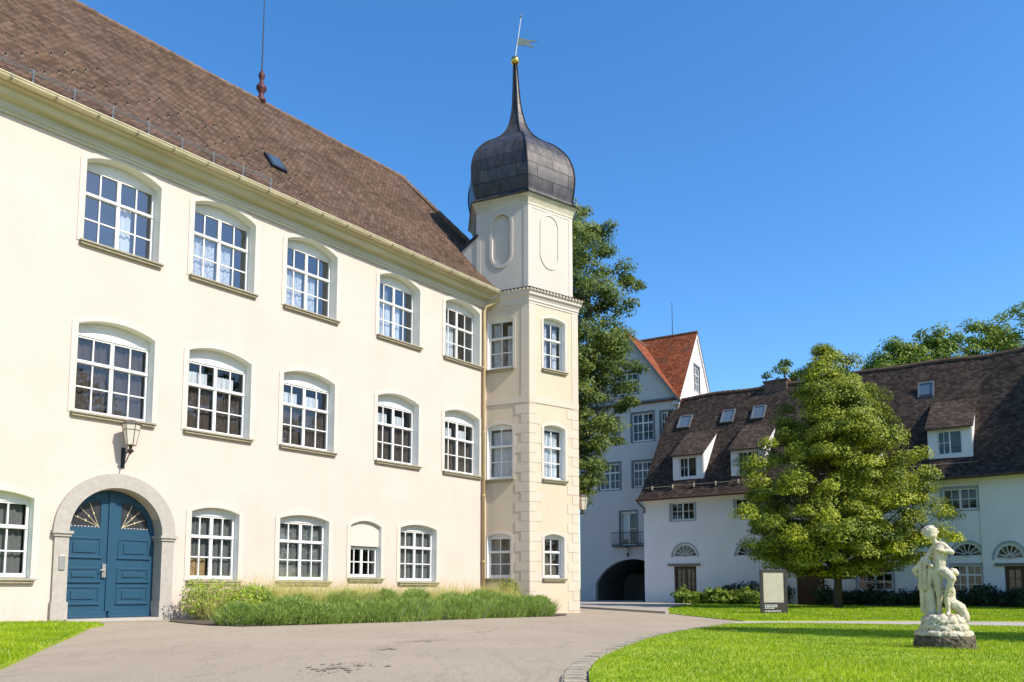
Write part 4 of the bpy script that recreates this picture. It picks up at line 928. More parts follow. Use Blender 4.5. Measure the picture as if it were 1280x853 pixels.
# roof with a short flare at the eaves
hprof = [(-0.62, 6.72), (0.25, 7.52), (5.5, 14.75)]
mb = MB(); segs = [(-0.25, S1, 12), (S1, S2 + 6, 6)]; vv = [0]
for a, b in zip(hprof, hprof[1:]): vv.append(vv[-1] + math.hypot(b[0] - a[0], b[1] - a[1]))
sag = lambda s: 0.05 * math.sin(s * 0.55) - 0.04 * math.sin(s * 1.3 + 1)
for s0, s1, n in segs:
    for i in range(n):
        a, b = s0 + (s1 - s0) * i / n, s0 + (s1 - s0) * (i + 1) / n
        for j in range(2):
            (w0, z0), (w1, z1) = hprof[j], hprof[j + 1]
            k0, k1 = (0.3 if j == 0 else 0.5), (0.5 if j == 0 else 1)
            f = lambda s, w_, z, k: hp(s if abs(s - S1) > 1e-6 else S1, w_, z + sag(s) * k)
            # mitre at the bend
            P_ = [f(a, w0, z0, k0), f(b, w0, z0, k0), f(b, w1, z1, k1), f(a, w1, z1, k1)]
            if s0 == S1 and i == 0: P_[0] = Vector((S1, w0, z0 + sag(S1) * k0)); P_[3] = Vector((S1, w1, z1 + sag(S1) * k1))
            mb.face(P_, [(a, vv[j]), (b, vv[j]), (b, vv[j + 1]), (a, vv[j + 1])])
    a, b = s0, s1
    mb.face([hp(a, 11.6, 6.7), hp(b, 11.6, 6.7), hp(b, 5.5, 14.75), hp(a, 5.5, 14.75)], [(a, 0), (b, 0), (b, 10), (a, 10)])
mb.face([(-.25, -.6, 6.74), (-.25, .25, 7.5), (-.25, 5.5, 14.74), (-.25, 11.6, 6.7)], [(0, 0), (1, 1), (6, 9), (12, 0)])
hroof = mb.build('roof', M['roof_dark'], hou)
mb = MB()
for s0, s1 in ((-.25, S1), (S1, S2 + 6)):
    A_, B_ = hp(s0 + (1e-4 if s0 == S1 else 0), -.6, 6.66), hp(s1, -.6, 6.66); a2, b2 = hp(s0 + (1e-4 if s0 == S1 else 0), 0.0, 6.8), hp(s1, 0.0, 6.8)
    mb.face([A_, B_, B_ + Vector((0, 0, .07)), A_ + Vector((0, 0, .07))]); mb.face([A_, B_, b2, a2])
mb.build('eaves_board', M['brownwood'], hou)
mb = MB()
for s0, s1 in ((0.0, S1), (S1 + 1e-4, S2 + 5)): mb.face([hp(s0, -.10, 6.55), hp(s1, -.10, 6.55), hp(s1, -.30, 6.76), hp(s0, -.30, 6.76)]); mb.face([hp(s0, -.10, 6.55), hp(s1, -.10, 6.55), hp(s1, 0, 6.45), hp(s0, 0, 6.45)])
mb.build('eaves_cove', M['housewall'], hou)
mb = MB(); mb.tube([hp(-.25, -.70, 6.74), hp(S1, -.70, 6.72)], 0.06, 8); mb.tube([hp(S1 + 1e-4, -.70, 6.72), hp(S2 + 5, -.70, 6.72)], 0.06, 8); mb.tube([(-.18, -.66, 6.7), (-.12, -.3, 6.45), (0.05, -.06, 6.25), (0.05, -.06, 5.9)], 0.05, 6); mb.build('gutter', M['brownwood'], hou)
mb = MB(); x = 0.0
while x < S2 + 5: p = hp(x, 5.5, 14.78 + sag(x)); q = hp(x + .4, 5.5, 14.79 + sag(x)); mb.tube([p, q], [0.12, 0.135], 7); x += .38
mb.build('ridge_tiles', M['ridge'], hroof)
# snow rail near the eaves
mb = MB(); mb.tube([hp(0, 0.12, 7.62), hp(S1, 0.12, 7.62)], 0.03, 5); sr = mb.build('snow_rail', M['lintel'], hroof)
for x in np.arange(0.6, 18, 1.5): mb = MB(); mb.box(x - .035, x + .035, .0, .2, 7.45, 7.72); mb.build('rail_post', M['sill'], sr)
HK = (14.75 - 7.52) / (5.5 - 0.25)
def hz(w_): return 7.52 + HK * (w_ - 0.25)
def dormer(s, W, tag_open):
    wf, zf, zt = 0.62, hz(0.62), 9.72; wb, zb = 3.2, hz(3.2) + 0.02
    mb = MB(); mb.plate(rect(-W / 2, W / 2, zf - .1, zt), [rect(-.62, .62, zf + .18, zt - .17)], 0, .2, back=False)
    d = mb.build('dormer', M['housewall'], hou, (s, wf, 0))
    window(d, (0, 0, zf + .18), 1.24, zt - .17 - zf - .18, 0, inset=0.05, head=zt - .17 - zf - .19, rows=2, surround=0, sill=False, gl='glass_far') if False else None
    fr = MB(); h0, h1 = zf + .18, zt - .17; fr.plate(rect(-.616, .616, h0 + .004, h1 - .004), [rect(-.54, -.04, h0 + .07, h1 - .07), rect(.04, .54, h0 + .07, h1 - .07)], .05, .1)
    for c in (-.29, .29):
        if not (tag_open and c > 0): fr.box(c - .015, c + .015, .06, .09, h0 + .07, h1 - .07); fr.box(c - .25, c + .25, .06, .09, (h0 + h1) / 2 - .015, (h0 + h1) / 2 + .015)
    fr.build('window_frame', M['frame'], d)
    g = MB(); g.face([(-.6, .085, h0), (.6, .085, h0), (.6, .085, h1), (-.6, .085, h1)]); g.build('pane', M['glass_far'], d)
    g = MB(); g.box(-.9, .9, .5, .55, zf, zt); g.build('interior_wall', M['room'], d)
    ck = MB()
    for sx in (-1, 1):
        x = sx * (W / 2); ck.mesh([(x - .05, .02, zf - .1), (x + .05, .02, zf - .1), (x - .05, .02, zt), (x + .05, .02, zt), (x - .05, wb - wf, zb), (x + .05, wb - wf, zb)], [(0, 1, 3, 2), (0, 2, 4), (1, 5, 3), (2, 3, 5, 4)])
    ck.build('cheek', M['frame'], d)
    rf = MB(); L_ = math.hypot(wb - wf + .3, zb - zt + .2); ov = .14; t = .07
    c = [(-W / 2 - ov, -.28, zt - .10), (W / 2 + ov, -.28, zt - .10), (W / 2 + ov, wb - wf + .15, zb + .12), (-W / 2 - ov, wb - wf + .15, zb + .12)]
    rf.face([(p[0], p[1], p[2] + t) for p in c], [(0, 0), (W + .3, 0), (W + .3, L_), (0, L_)])
    rf.face(c, [(0, 0)] * 4)
    for i in range(4): a, b = c[i], c[(i + 1) % 4]; rf.face([a, b, (b[0], b[1], b[2] + t), (a[0], a[1], a[2] + t)], [(0, 0)] * 4)
    rf.build('dormer_roof', M['roof_dark'], d)
for s_, op_ in ((3.0, True), (7.05, False), (13.85, False), (18.5, True)): dormer(s_, 2.1, op_)
def skylight(s, W, op=0.0):
    wm = 3.98; p = Vector((s, wm, hz(wm))); Mx = Matrix.Translation(p) @ Matrix.Rotation(math.atan(HK), 4, 'X')
    mb = MB(); mb.plate(rect(-W / 2, W / 2, -.62, .62), [rect(-W / 2 + .09, W / 2 - .09, -.52, .52)], 0, 0.12)
    Mz = Mx @ Matrix.Translation((0, -.62 if False else 0, .03)) @ Matrix.Rotation(R(op), 4, 'X') @ Matrix.Rotation(R(90), 4, 'X') @ Matrix.Scale(1, 4)
    for i in range(len(mb.v)):
        x, y, z = mb.v[i]; mb.v[i] = tuple(Mx @ (Matrix.Rotation(R(op), 4, 'X') @ Vector((x, z, 0.16 - y))))
    o = mb.build('skylight', M['galv'], hroof)
    g = MB(); g.face([Mx @ (Matrix.Rotation(R(op), 4, 'X') @ Vector(q)) for q in ((-W / 2 + .05, -.56, .12), (W / 2 - .05, -.56, .12), (W / 2 - .05, .56, .12), (-W / 2 + .05, .56, .12))]); g.build('pane', M['skypane'], o)
    b = MB(); b.box(-W / 2 + .02, W / 2 - .02, -.6, .6, -0.1, 0.05, Mx); b.build('skylight_curb', M['navy'], o)
M['skypane'] = mat('skylight_pane', (0.10, 0.13, 0.16), 0.06, spec=1.0)
skylight(1.40, 0.98); skylight(4.6, 0.92); skylight(6.75, 0.9); skylight(16.97, 0.88, 14)
mb = MB(); mb.box(6.75, 8.3, 5.2, 5.9, 13.9, 15.0); mb.box(6.68, 8.37, 5.13, 5.97, 15.0, 15.12); mb.build('chimney', M['ridge'], hroof)

# tall wing outside the frame on the right; it shades this end of the roof and lawn
wg = empty('side_wing', (35.3, 29.5, 0), 0, 'tall cream wing standing right of the white house', 'building')
wops = [rect(a, a + 1.5, z, z + 2.2) for a in (1.2, 4.2, 7.2, 10.2) for z in (1.2, 5.4, 9.6, 13.8)]
mb = MB(); mb.plate(rect(0, 12.6, -.6, 19.5), [], 0, 0.3); mb.build('wall', M['cream'], wg, (0, 12.6, 0), R(-90))
mb = MB(); mb.box(0.3, 9, 0, 0.3, -.6, 19.5); mb.box(0.3, 9, 12.3, 12.6, -.6, 19.5); mb.box(8.7, 9, .3, 12.3, -.6, 19.5); mb.build('side_wall', M['cream'], wg)
for r_ in wops: window(wg, (0, 12.6 - (r_[0][0] + r_[1][0]) / 2, r_[0][1]), 1.5, 2.2, 0, rz=R(-90), inset=-0.02, head=2.18, surround=0, sill=False, gl='glass_far')
mb = MB(); P_ = [(0, 0, 19.5), (9, 0, 19.5), (9, 12.6, 19.5), (0, 12.6, 19.5), (4.5, 4.5, 21.6), (4.5, 8.1, 21.6)]
for f in ((0, 1, 4), (1, 2, 5, 4), (2, 3, 5), (3, 0, 4, 5)): mb.face([P_[k] for k in f], [(P_[k][0], P_[k][1]) for k in f])
mb.build('roof', M['roof'], wg)

# ------------------------------------------------------------------ vegetation
def cloud(name, P, Nrm, L, Wd, tone, m, parent=None, blade=False):
    """many small leaf faces as one mesh: rhombic leaves, or thin blades when blade=True (Nrm is then the direction)"""
    n = len(P); Nrm = Nrm / np.linalg.norm(Nrm, axis=1, keepdims=True)
    ref = rng.normal(size=(n, 3)); t = np.cross(Nrm, ref); t /= np.linalg.norm(t, axis=1, keepdims=True)
    L = np.broadcast_to(np.asarray(L, float), (n,))[:, None]; Wd = np.broadcast_to(np.asarray(Wd, float), (n,))[:, None]
    if blade:
        t[:, 2] *= 0.2; t /= np.linalg.norm(t, axis=1, keepdims=True)
        bend = rng.normal(size=(n, 3)) * 0.22; bend[:, 2] = -0.05
        V = np.stack([P - t * Wd, P + t * Wd, P + Nrm * L + bend * L], 1).reshape(-1, 3); k = 3
    else:
        b = np.cross(Nrm, t)
        V = np.stack([P - t * L / 2, P + b * Wd / 2 + Nrm * L * .08, P + t * L / 2, P - b * Wd / 2 + Nrm * L * .08], 1).reshape(-1, 3); k = 4
    me = bpy.data.meshes.new(name); me.vertices.add(n * k); me.vertices.foreach_set('co', V.ravel().astype(np.float32))
    me.loops.add(n * k); me.loops.foreach_set('vertex_index', np.arange(n * k, dtype=np.int32))
    me.polygons.add(n); me.polygons.foreach_set('loop_start', np.arange(0, n * k, k, dtype=np.int32))
    me.update(calc_edges=True)
    at = me.attributes.new('tone', 'FLOAT', 'POINT'); at.data.foreach_set('value', np.repeat(np.clip(tone, 0, 1), k).astype(np.float32))
    me.materials.append(m); me.validate()
    o = bpy.data.objects.new(name, me); COL.objects.link(o)
    if parent: o.parent = parent
    return o

def tree(name, label, loc, height, prof, m, n_cl=240, per=120, leaf=0.16, trunk_r=0.22, trunk_h=None, spread=0.55, lump=0.22, group=None, seed=1, flat=0.55, shell=0.45):
    """prof: (z, radius) pairs of the crown outline; leaves grow in clusters at the ends of limbs"""
    global rng
    rng = np.random.default_rng(seed)
    root = empty(name, loc, 0, label, 'tree', group)
    zs = np.array([p[0] for p in prof]); rs = np.array([p[1] for p in prof])
    ph = rng.uniform(0, 6.28, 6)
    def rad(z, a): return np.interp(z, zs, rs) * (1 + lump * (np.sin(2 * a + ph[0]) * 0.35 + np.sin(3 * a + ph[1] + z * 0.7) * 0.5 + np.sin(5 * a + ph[2] - z * 1.1) * 0.4))
    wz = np.linspace(zs[0], zs[-1], 200); pdf = np.interp(wz, zs, rs) ** 1.25 + 0.05; cdf = np.cumsum(pdf) / pdf.sum()
    cz = np.interp(rng.random(n_cl), cdf, wz); ca = rng.uniform(0, 6.283, n_cl)
    cr = rad(cz, ca) * rng.random(n_cl) ** shell
    C = np.stack([cr * np.cos(ca), cr * np.sin(ca), cz], 1)
    # limbs
    tb = MB(); th = trunk_h or zs[-1] * 0.93
    tp = [(0, 0, -0.3)] + [(0.10 * math.sin(i * 1.3 + seed), 0.10 * math.cos(i * 1.7 + seed), th * i / 7) for i in range(1, 8)]
    tb.tube(tp, [trunk_r * 1.25] + [trunk_r * (1 - 0.85 * i / 7) for i in range(1, 8)], 9)
    lim = MB()
    for i in range(0, n_cl, 2):
        c = C[i]; zb = max(zs[0] * 0.8, c[2] - 0.55 * cr[i] - 0.6); zb = min(zb, th * 0.95)
        b = np.array([0, 0, zb]); mid = (b + c) / 2 + np.array([0, 0, -0.06 * cr[i]]) + rng.normal(size=3) * 0.12
        r0 = trunk_r * (1 - 0.85 * zb / th) * 0.42
        lim.tube([b, mid, c], [max(r0, .02), max(r0 * .55, .015), 0.008], 5, cap=False)
    tro = tb.build('trunk', M['bark'], root, smooth=True); lim.build('limbs', M['bark'], root, smooth=True)
    idx = np.repeat(np.arange(n_cl), per); n = len(idx)
    sp = spread * rng.uniform(0.6, 1.25, n_cl)[idx][:, None]
    dv = rng.normal(size=(n, 3)); dv /= np.linalg.norm(dv, axis=1, keepdims=True)
    off = dv * (rng.random((n, 1)) ** 0.42) * sp * 1.75 * np.array([1, 1, flat])
    off[:, 2] -= 0.18 * (off[:, 0] ** 2 + off[:, 1] ** 2) / np.maximum(sp[:, 0], .1)
    P = C[idx] + off
    out = np.stack([np.cos(ca), np.sin(ca), np.full(n_cl, 0.9)], 1)[idx]
    N = out * 0.5 + off / sp * 0.55 + np.array([0, 0, .35]) + rng.normal(size=(n, 3)) * 0.42
    tone = np.clip(rng.normal(0.42, 0.2, n_cl)[idx] + rng.normal(0, 0.16, n), 0, 1)
    LL = leaf * rng.uniform(0.7, 1.3, n)
    cloud('crown', P, N, LL, LL * 0.62, tone, m, root)
    return root

tree('linden_tree', 'dense conical green linden tree standing in front of the white house', (16.2, 40.0, -0.2), 14.2,
     [(1.9, 1.6), (2.4, 3.3), (3.4, 4.15), (4.6, 4.35), (5.8, 4.1), (7.2, 3.6), (9.2, 2.7), (11.0, 1.85), (12.6, 0.95), (14.0, 0.12)], M['linden'], n_cl=560, per=330, leaf=0.118, trunk_r=0.19, spread=0.40, lump=0.38, seed=12, flat=0.52, shell=0.34)
tree('ash_tree', 'very tall airy dark green tree rising right behind the tower', (3.0, 46.5, -0.2), 24,
     [(6.3, 1.4), (8.0, 3.1), (10.5, 3.6), (13.0, 4.2), (16.0, 5.0), (18.5, 5.0), (20.5, 4.2), (22.5, 2.9), (24.2, 0.9)], M['ash'], n_cl=540, per=190, leaf=0.17, trunk_r=0.25, spread=0.46, lump=0.3, seed=5, flat=0.5, shell=0.5)
for i, (nm, lb, x, y, zz, h, r, sd) in enumerate([
        ('broadleaf_tree', 'tallest bright green tree at the right edge beyond the dark roof ridge', 53.0, 80, 0, 30.2, 6.5, 21),
        ('broadleaf_tree', 'rounded light green tree beyond the ridge next to the tallest one', 47.6, 80, 0, 27.9, 5.0, 22),
        ('broadleaf_tree', 'low green crown showing over the ridge between the linden and the taller trees', 43.0, 80, 0, 27.4, 4.6, 23),
        ('broadleaf_tree', 'lowest green crown over the ridge, just right of the linden top', 39.3, 80, 0, 26.2, 3.6, 25),
        ('conifer_tree', 'small blue green treetop peeping over the ridge by the chimney', 25.0, 72, 0, 22.8, 2.4, 24)]):
    tree(nm, lb, (x, y, zz), h, [(h * .35, r * .4), (h * .5, r * .9), (h * .68, r * 1.05), (h * .82, r), (h * .93, r * .65), (h, r * .2)], M['backleaf'] if i < 4 else M['ash'], n_cl=420 if i < 4 else 120, per=80, leaf=0.30, trunk_r=0.35, spread=0.62 if i < 4 else .4, lump=.25, seed=sd)
# unseen trees, added for the palace windows to mirror; the slender one shades the lawn
for i, (lb, x, y, h, r) in enumerate([
        ('dark unseen tree added out to the right, nearest the camera', 37, 3, 20, 7), ('dark unseen tree added out to the right of the statue lawn', 42, 15, 21, 7),
        ('dark unseen tree added out to the right, before the tall wing', 46, 28, 21, 7), ('dark unseen tree added out to the right, between the tall wing and the white house', 43, 37, 19, 5.5), ('slender garden tree out to the right, close to the lawn', 16.5, 10.1, 13.0, 1.25)]):
    tree('garden_tree', lb, (x, y, -0.2), h, [(0.2, r * .6), (h * .3, r), (h * .55, r * 1.05), (h * .8, r * .8), (h, r * .2)], M['ash'], n_cl=380, per=60, leaf=0.42, trunk_r=0.3, spread=0.7, lump=.25, seed=40 + i)

def pal_pt(a, o_): q = Vector(pal.location) + U * a + NF * o_; return q.x, q.y
def clump(name, label, x, y, r, h, n, m, cat='plant', group=None, lean_=0.35, w_=0.012, tone_mu=0.45, top=False):
    """tuft of upright blades"""
    root = empty(name, (x, y, gz(x, y)), 0, label, cat, group)
    a = rng.uniform(0, 6.283, n); q = r * np.sqrt(rng.random(n)); P = np.stack([q * np.cos(a), q * np.sin(a), np.zeros(n)], 1)
    D = np.stack([np.cos(a) * q / r * lean_, np.sin(a) * q / r * lean_, np.ones(n)], 1) + rng.normal(size=(n, 3)) * 0.16
    L = h * rng.uniform(0.55, 1.08, n) * (1 - 0.3 * (q / r) ** 2)
    tone = np.clip(rng.normal(tone_mu, 0.2, n), 0, 0.9)
    if top: tone[rng.random(n) < top] = 1.0
    if m == M['lavender']: P, D, L, tone = P[::3], D[::3], L[::3] * 1.05, tone[::3]
    cloud('foliage', P, D, L, w_, tone, m, root, blade=True)
    if m == M['lavender']:
        # short leafy sprigs filling the cushion
        k = int(n * 1.6); a = rng.uniform(0, 6.283, k); q = r * np.sqrt(rng.random(k)); hh = h * 0.85 * (1 - 0.6 * (q / r) ** 2.5) * np.sqrt(rng.random(k))
        P2 = np.stack([q * np.cos(a), q * np.sin(a), hh], 1); D2 = np.stack([np.cos(a) * .5, np.sin(a) * .5, np.ones(k) * .8], 1) + rng.normal(size=(k, 3)) * .4
        cloud('sprigs', P2, D2, 0.13 * rng.uniform(.6, 1.3, k), 0.016, np.clip(rng.normal(.4, .2, k), 0, .85), m, root, blade=True)
    return root
rng = np.random.default_rng(3)
# bed along the palace: front row of lavender, feathery grass behind, a rose bush at the door end
def lerp_line(pts, s):
    v = [Vector((x, y, 0)) for x, y in pts]; return along(v, s)[0]
front = [(-6.35, 18.65), (-4.75, 20.0), (-3.6, 21.55), (-2.3, 23.6), (-1.05, 25.75), (0.2, 27.3), (0.85, 28.2), (1.05, 29.6)]
fl_len = sum((Vector(b) - Vector(a)).length for a, b in zip([Vector((*p, 0)) for p in front], [Vector((*p, 0)) for p in front[1:]]))
s = 0.0
while s < fl_len:
    p = lerp_line(front, s)
    clump('lavender_bush', 'grey green lavender cushion in the front row of the bed under the palace windows', p.x + random.uniform(-.12, .12), p.y + random.uniform(-.12, .12), random.uniform(.45, .66), random.uniform(.55, .86), 1500, M['lavender'], 'lavender', 'lavender cushions along the bed', 0.55, .011, .42, top=.05)
    s += random.uniform(.62, .8)
for k in range(42):
    a = 12.0 + k * 0.30 + random.uniform(-.15, .15); o_ = random.uniform(0.45, 1.7) if a < 22 else random.uniform(0.4, 2.2)
    x, y = pal_pt(a, o_)
    clump('plume_plant', 'pale yellow feathery plant between the lavender and the palace wall', x, y, random.uniform(.30, .5), random.uniform(.9, 1.65), 520, M['feather'], 'plant', 'feathery plants along the palace wall', 0.5, .011, .5)
for k in range(14):
    a = 13.0 + k * 0.78; x, y = pal_pt(a, random.uniform(1.5, 2.4))
    clump('lavender_bush', 'fresh green lavender cushion in the middle of the bed', x, y, random.uniform(.5, .65), random.uniform(.75, 1.15), 1300, M['lavender'], 'lavender', 'lavender cushions in mid bed', 0.5, .012, .62, top=.02)
def bush(name, label, x, y, r, h, n, m, leaf=0.07, cat='shrub', group=None, z=None, flat=1.0):
    root = empty(name, (x, y, gz(x, y) if z is None else z), 0, label, cat, group)
    v = rng.normal(size=(n, 3)); v /= np.linalg.norm(v, axis=1, keepdims=True); q = rng.random(n) ** 0.35
    lump_ = 1 + 0.22 * np.sin(4 * np.arctan2(v[:, 1], v[:, 0]) + x) + 0.18 * np.sin(6 * v[:, 2] + y * 3)
    P = v * (q * lump_)[:, None] * np.array([r, r * flat, h / 2]) + np.array([0, 0, h / 2]); P[:, 2] = np.maximum(P[:, 2], 0.02)
    N = v + rng.normal(size=(n, 3)) * .6 + np.array([0, 0, .4]); L = leaf * rng.uniform(.7, 1.4, n)
    tone = np.clip(rng.normal(.45, .2, n), 0, .9); tone[rng.random(n) < .05] = 1
    cloud('foliage', P, N, L, L * .6, tone, m, root)
    st_ = MB()
    for k in range(9):
        b = 6.283 * k / 9; st_.tube([(0.06 * math.cos(b), .06 * math.sin(b), -.05), (r * .3 * math.cos(b), r * .3 * math.sin(b), h * .4), (r * .6 * math.cos(b + .4), r * .6 * math.sin(b + .4), h * .8)], [0.014, .01, .005], 5)
    st_.build('stems', M['bark'], root)
    return root
x, y = pal_pt(11.75, .95); bush('rose_bush', 'rose bush with small pink flowers right beside the blue door', x, y, .62, 1.1, 2600, M['rose'])
x, y = pal_pt(12.75, 1.35); bush('rose_bush', 'bigger yellow green rose bush under the first ground floor window', x, y, .78, 1.05, 3400, M['rose'])
x, y = pal_pt(12.2, 2.1); bush('rose_bush', 'low rose bush with pink blooms at the front left corner of the bed', x, y, .55, .75, 2200, M['rose'])
x, y = pal_pt(24.6, 1.2); bush('broadleaf_shrub', 'fresh green shrub at the foot of the drainpipe', x, y, .55, 1.25, 1800, M['lime'], .12)

# plants before the white house
def hou_pt(s_, o_):
    d = Vector((math.cos(R(-36)), math.sin(R(-36)), 0)); i = Vector((math.sin(R(36)), math.cos(R(36)), 0))
    q = HP + d * s_ - i * o_; return q.x, q.y
for k in range(9):
    x, y = hou_pt(3.6 + k * 0.66, 1.9 + 0.25 * math.sin(k * 2)); bush('hosta_clump', 'lime green leafy perennial left of the info board by the white wall', x, y, .62, .85 if k % 3 else 1.05, 750, M['lime'], .2, 'plant', 'lime perennials before the white house')
for k in range(5):
    x, y = hou_pt(6.2 + k * .8, .8); bush('laurel_shrub', 'dark green shrub close against the white wall behind the lime perennials', x, y, .65, 1.35, 800, M['darkshrub'], .16, 'shrub', 'dark shrubs behind the perennials')
for k in range(16):
    x, y = hou_pt(11.9 + k * .68, 1.0 + .3 * math.sin(k * 1.7)); bush('ivy_shrub', 'dark low shrub in the shaded bed under the right windows', x, y, .6, .95 if k % 4 else 1.3, 750, M['darkshrub'], .15, 'shrub', 'dark shrubs along the shaded wall')
x, y = hou_pt(22.6, 2.2); bush('boxwood_shrub', 'rounded dark shrub at the right edge before the last door', x, y, 1.3, 1.2, 2600, M['darkshrub'], .13)

# grass blades on the lawns
def inside(poly, X, Y):
    c = np.zeros(len(X), bool); n = len(poly)
    for i in range(n):
        (x1, y1), (x2, y2) = poly[i], poly[(i + 1) % n]
        if y1 == y2: continue
        k = ((y1 > Y) != (y2 > Y)) & (X < (x2 - x1) * (Y - y1) / (y2 - y1) + x1); c ^= k
    return c
def grass(name, label, poly, n, box, hgt, wd, fall=1.2):
    x0, x1, y0, y1 = box; X = rng.uniform(x0, x1, n); t = rng.random(n); Y = y0 * (y1 / y0) ** t if fall else rng.uniform(y0, y1, n)
    k = inside(poly, X, Y) & (np.abs(X) < Y * 0.68 + 1.5); X, Y = X[k], Y[k]; m_ = len(X)
    Z = -0.2 * np.clip((X * U.x + Y * U.y - 6) / 21, 0, 1) + 0.028
    D = np.stack([rng.normal(0, .35, m_), rng.normal(0, .35, m_), np.ones(m_)], 1)
    pat = 0.5 + 0.5 * np.sin(X * 1.1 + 2 * np.sin(Y * .6)) * np.sin(Y * .9 + 1.5 * np.sin(X * .8))
    tone = np.clip(rng.normal(.42, .18, m_) + .42 * (pat - .5) + .2 * np.sin(X * 3.1 + np.sin(Y * 2.3) * 2) * np.sin(Y * 2.7), 0, .9); tone[rng.random(m_) < .035] = 1
    o = cloud(name, np.stack([X, Y, Z], 1), D, hgt * rng.uniform(.45, 1.35, m_) * (.65 + .7 * pat), wd * (1 + Y / 14), tone, M['grassblade'], None, blade=True)
    return tag(o, label, 'grass', None, 'stuff')
grass('grass', 'sunlit mown grass of the big lawn around the statue', lawn_r, 340000, (0, 20, 4.5, 22), .042, .0030)
grass('grass', 'mown grass of the small lawn left of the blue door', LAWN_L, 160000, (-15, -4, 7.5, 19.5), .055, .0034)
grass('grass', 'mown grass of the far lawn strip before the white house', LAWN_F, 130000, (6, 30, 23, 51), .07, .006)

# ------------------------------------------------------------------ statue
st = empty('garden_statue', (6.15, 11.50, -0.065), R(-28), 'weathered stone cherub statue on a rocky base on the lawn', 'statue')
st.scale = (0.95, 0.95, 0.935)
def zx(px, pz): return (px - 298) * 0.00268, (785 - pz) * 0.00263
def blob(mb_, a, b, ra, rb, n=12):
    a, b = Vector(a), Vector(b); k = 5
    pts = [a.lerp(b, i / k) for i in range(k + 1)]; d = (b - a).normalized() if (b - a).length > 1e-6 else Vector((0, 0, 1))
    P_ = [a - d * ra * .98, a - d * ra * .7] + pts + [b + d * rb * .7, b + d * rb * .98]
    rr = [ra * .2, ra * .72] + [ra + (rb - ra) * i / k for i in range(k + 1)] + [rb * .72, rb * .2]
    mb_.tube(P_, rr, n)
def L_(px, pz, y): x, z = zx(px, pz); return (x, y, z)
fg = MB()
def bl(p, q, r0, r1): blob(fg, L_(*p), L_(*q), r0, r1)
# torso, neck, head turned to the left, curls
bl((285, 330, .0), (300, 205, -.02), .092, .086); bl((300, 230, 0), (292, 180, 0), .10, .07)
bl((280, 175, -.01), (272, 150, -.02), .042, .042)
bl((256, 112, -.03), (252, 98, -.02), .094, .104); bl((236, 120, -.085), (242, 128, -.06), .035, .035)
for t in range(11):
    a = t * 2 * math.pi / 11; bl((252 + 33 * math.cos(a), 92 - 24 * abs(math.sin(a)) + 6, .05 * math.sin(a)), (252 + 36 * math.cos(a), 92 - 22 * abs(math.sin(a)) + 9, .055 * math.sin(a)), .030, .030)
# right arm: shoulder out to the elbow and back to the chest; left arm down to the drapery
bl((310, 172, -.02), (358, 222, -.05), .045, .037); bl((358, 222, -.05), (298, 208, -.13), .036, .028); bl((294, 207, -.14), (282, 204, -.14), .026, .02)
bl((272, 185, .03), (225, 262, .02), .045, .038); bl((225, 262, .02), (252, 300, -.10), .036, .028)
# drapery falling on the left, wing, support trunk
bl((215, 255, .05), (198, 420, .06), .045, .056); bl((200, 280, .05), (207, 560, .07), .042, .058); bl((240, 300, .06), (228, 470, .05), .055, .05); bl((222, 270, -.02), (214, 430, -.01), .03, .035); bl((246, 300, -.06), (236, 420, -.02), .03, .03)
bl((190, 300, .06), (163, 322, .08), .05, .035); bl((163, 322, .08), (178, 352, .08), .035, .03)
bl((238, 430, .04), (238, 590, .05), .065, .085)
# standing leg, bent leg, feet
bl((272, 330, .0), (285, 445, -.02), .085, .055); bl((285, 445, -.02), (284, 565, 0), .052, .032); bl((284, 575, 0), (268, 592, -.09), .032, .026)
bl((310, 330, -.02), (352, 372, -.14), .08, .055); bl((352, 372, -.14), (318, 470, -.10), .05, .04); bl((318, 470, -.10), (325, 560, -.06), .04, .03); bl((325, 568, -.06), (318, 580, -.14), .03, .025)
# dolphin or small companion: head, hanging fin, curled body on the rock
bl((358, 334, .0), (368, 340, .02), .062, .056); bl((350, 360, -.05), (345, 440, -.08), .03, .022); bl((345, 430, -.08), (352, 452, -.09), .03, .018)
bl((330, 500, .0), (385, 545, .02), .075, .085); bl((385, 545, .02), (405, 600, .03), .08, .07); bl((340, 440, .03), (335, 520, .02), .07, .08)
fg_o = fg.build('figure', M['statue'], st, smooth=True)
rm = fg_o.modifiers.new('remesh', 'REMESH'); rm.mode = 'VOXEL'; rm.voxel_size = 0.009; rm.use_smooth_shade = True
sm = fg_o.modifiers.new('smooth', 'SMOOTH'); sm.factor = 0.5; sm.iterations = 2
tx = bpy.data.textures.new('chisel', 'CLOUDS'); tx.noise_scale = 0.045
dm = fg_o.modifiers.new('wear', 'DISPLACE'); dm.texture = tx; dm.strength = 0.020; dm.mid_level = 0.5
rk = MB()
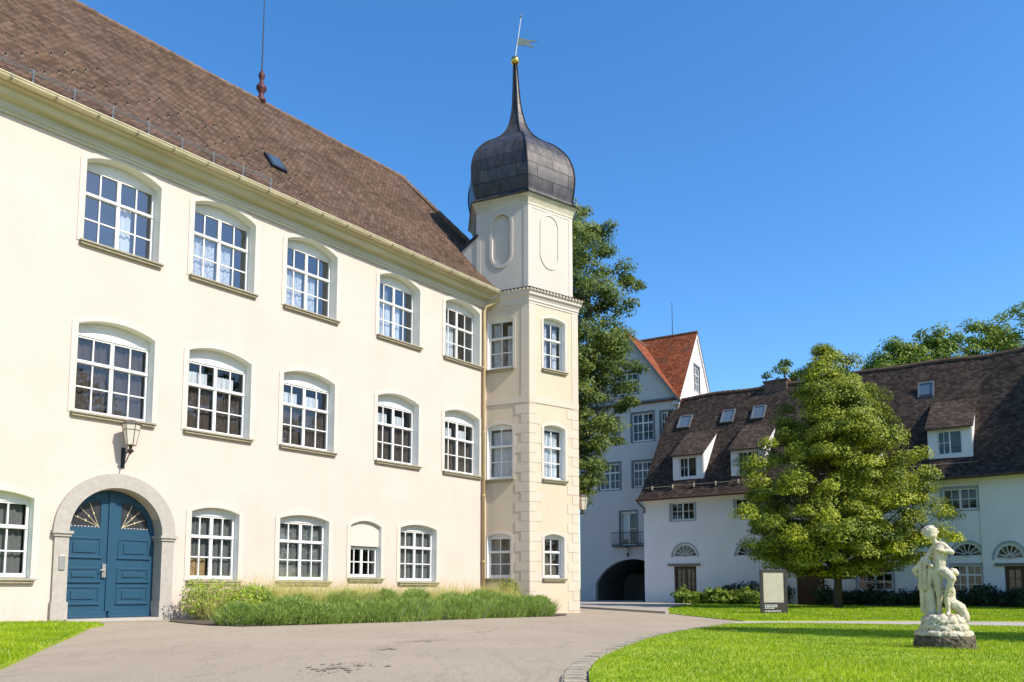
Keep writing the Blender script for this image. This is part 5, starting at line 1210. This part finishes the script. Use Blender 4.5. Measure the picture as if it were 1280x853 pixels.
def rockslab(z0, z1, r0, r1, n=18, j=.06):
    for (za, zb, ra, rb) in ((z0, z1, r0, r1),):
        vsx = []; 
        for z, r in ((za, ra * .9), (za + (zb - za) * .25, ra), (za + (zb - za) * .75, (ra + rb) / 2), (zb, rb * .92)):
            for k in range(n): a = 2 * math.pi * k / n; q = r * (1 + random.uniform(-j, j)); vsx.append((q * math.cos(a) * 1.0, q * math.sin(a) * .85, z))
        fs = [(i * n + k, i * n + (k + 1) % n, (i + 1) * n + (k + 1) % n, (i + 1) * n + k) for i in range(3) for k in range(n)] + [tuple(range(n))[::-1], tuple(3 * n + k for k in range(n))]
        rk.mesh(vsx, fs)
rockslab(0.20, 0.30, .39, .36); rockslab(0.29, 0.40, .33, .32); rockslab(0.39, 0.51, .30, .26)
for k in range(10): a = k * .63; blob(rk, (.25 * math.cos(a), .20 * math.sin(a), .45), (.19 * math.cos(a + .3), .17 * math.sin(a + .3), .51), .055, .04)
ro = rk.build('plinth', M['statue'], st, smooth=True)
rm = ro.modifiers.new('remesh', 'REMESH'); rm.mode = 'VOXEL'; rm.voxel_size = 0.014; rm.use_smooth_shade = True
dm = ro.modifiers.new('wear', 'DISPLACE'); dm.texture = tx; dm.strength = 0.05
rk = MB(); rockslab(-0.1, 0.23, .43, .42, 22, .05)
ro = rk.build('base_stone', M['rock'], st, smooth=True); rm = ro.modifiers.new('remesh', 'REMESH'); rm.mode = 'VOXEL'; rm.voxel_size = 0.016; rm.use_smooth_shade = True
dm = ro.modifiers.new('wear', 'DISPLACE'); dm.texture = tx; dm.strength = 0.06

# ------------------------------------------------------------------ information board
ib = empty('info_board', (10.15, 31.2, -0.18), R(8), 'dark framed information board with a faded panel standing on the far lawn', 'sign')
mb = MB(); mb.plate(rect(-.54, .54, -0.05, 1.72), [rect(-.43, .43, .45, 1.62)], -.06, .06); mb.build('frame', M['board'], ib, bevel=0.008)
mb = MB(); mb.box(-.43, .43, -.03, .03, .45, 1.62); mb.build('panel', M['paper'], ib)
tx_ = MB()
for k, (wd, z) in enumerate(((.40, .35), (.52, .29), (.34, .23), (.62, .12))):
    x = -.40
    while x < -.40 + wd:
        l = random.uniform(.04, .1); tx_.box(x, x + l, -.064, -.0605, z - .014, z + .014); x += l + .02
tx_.build('lettering', M['textwhite'], ib)
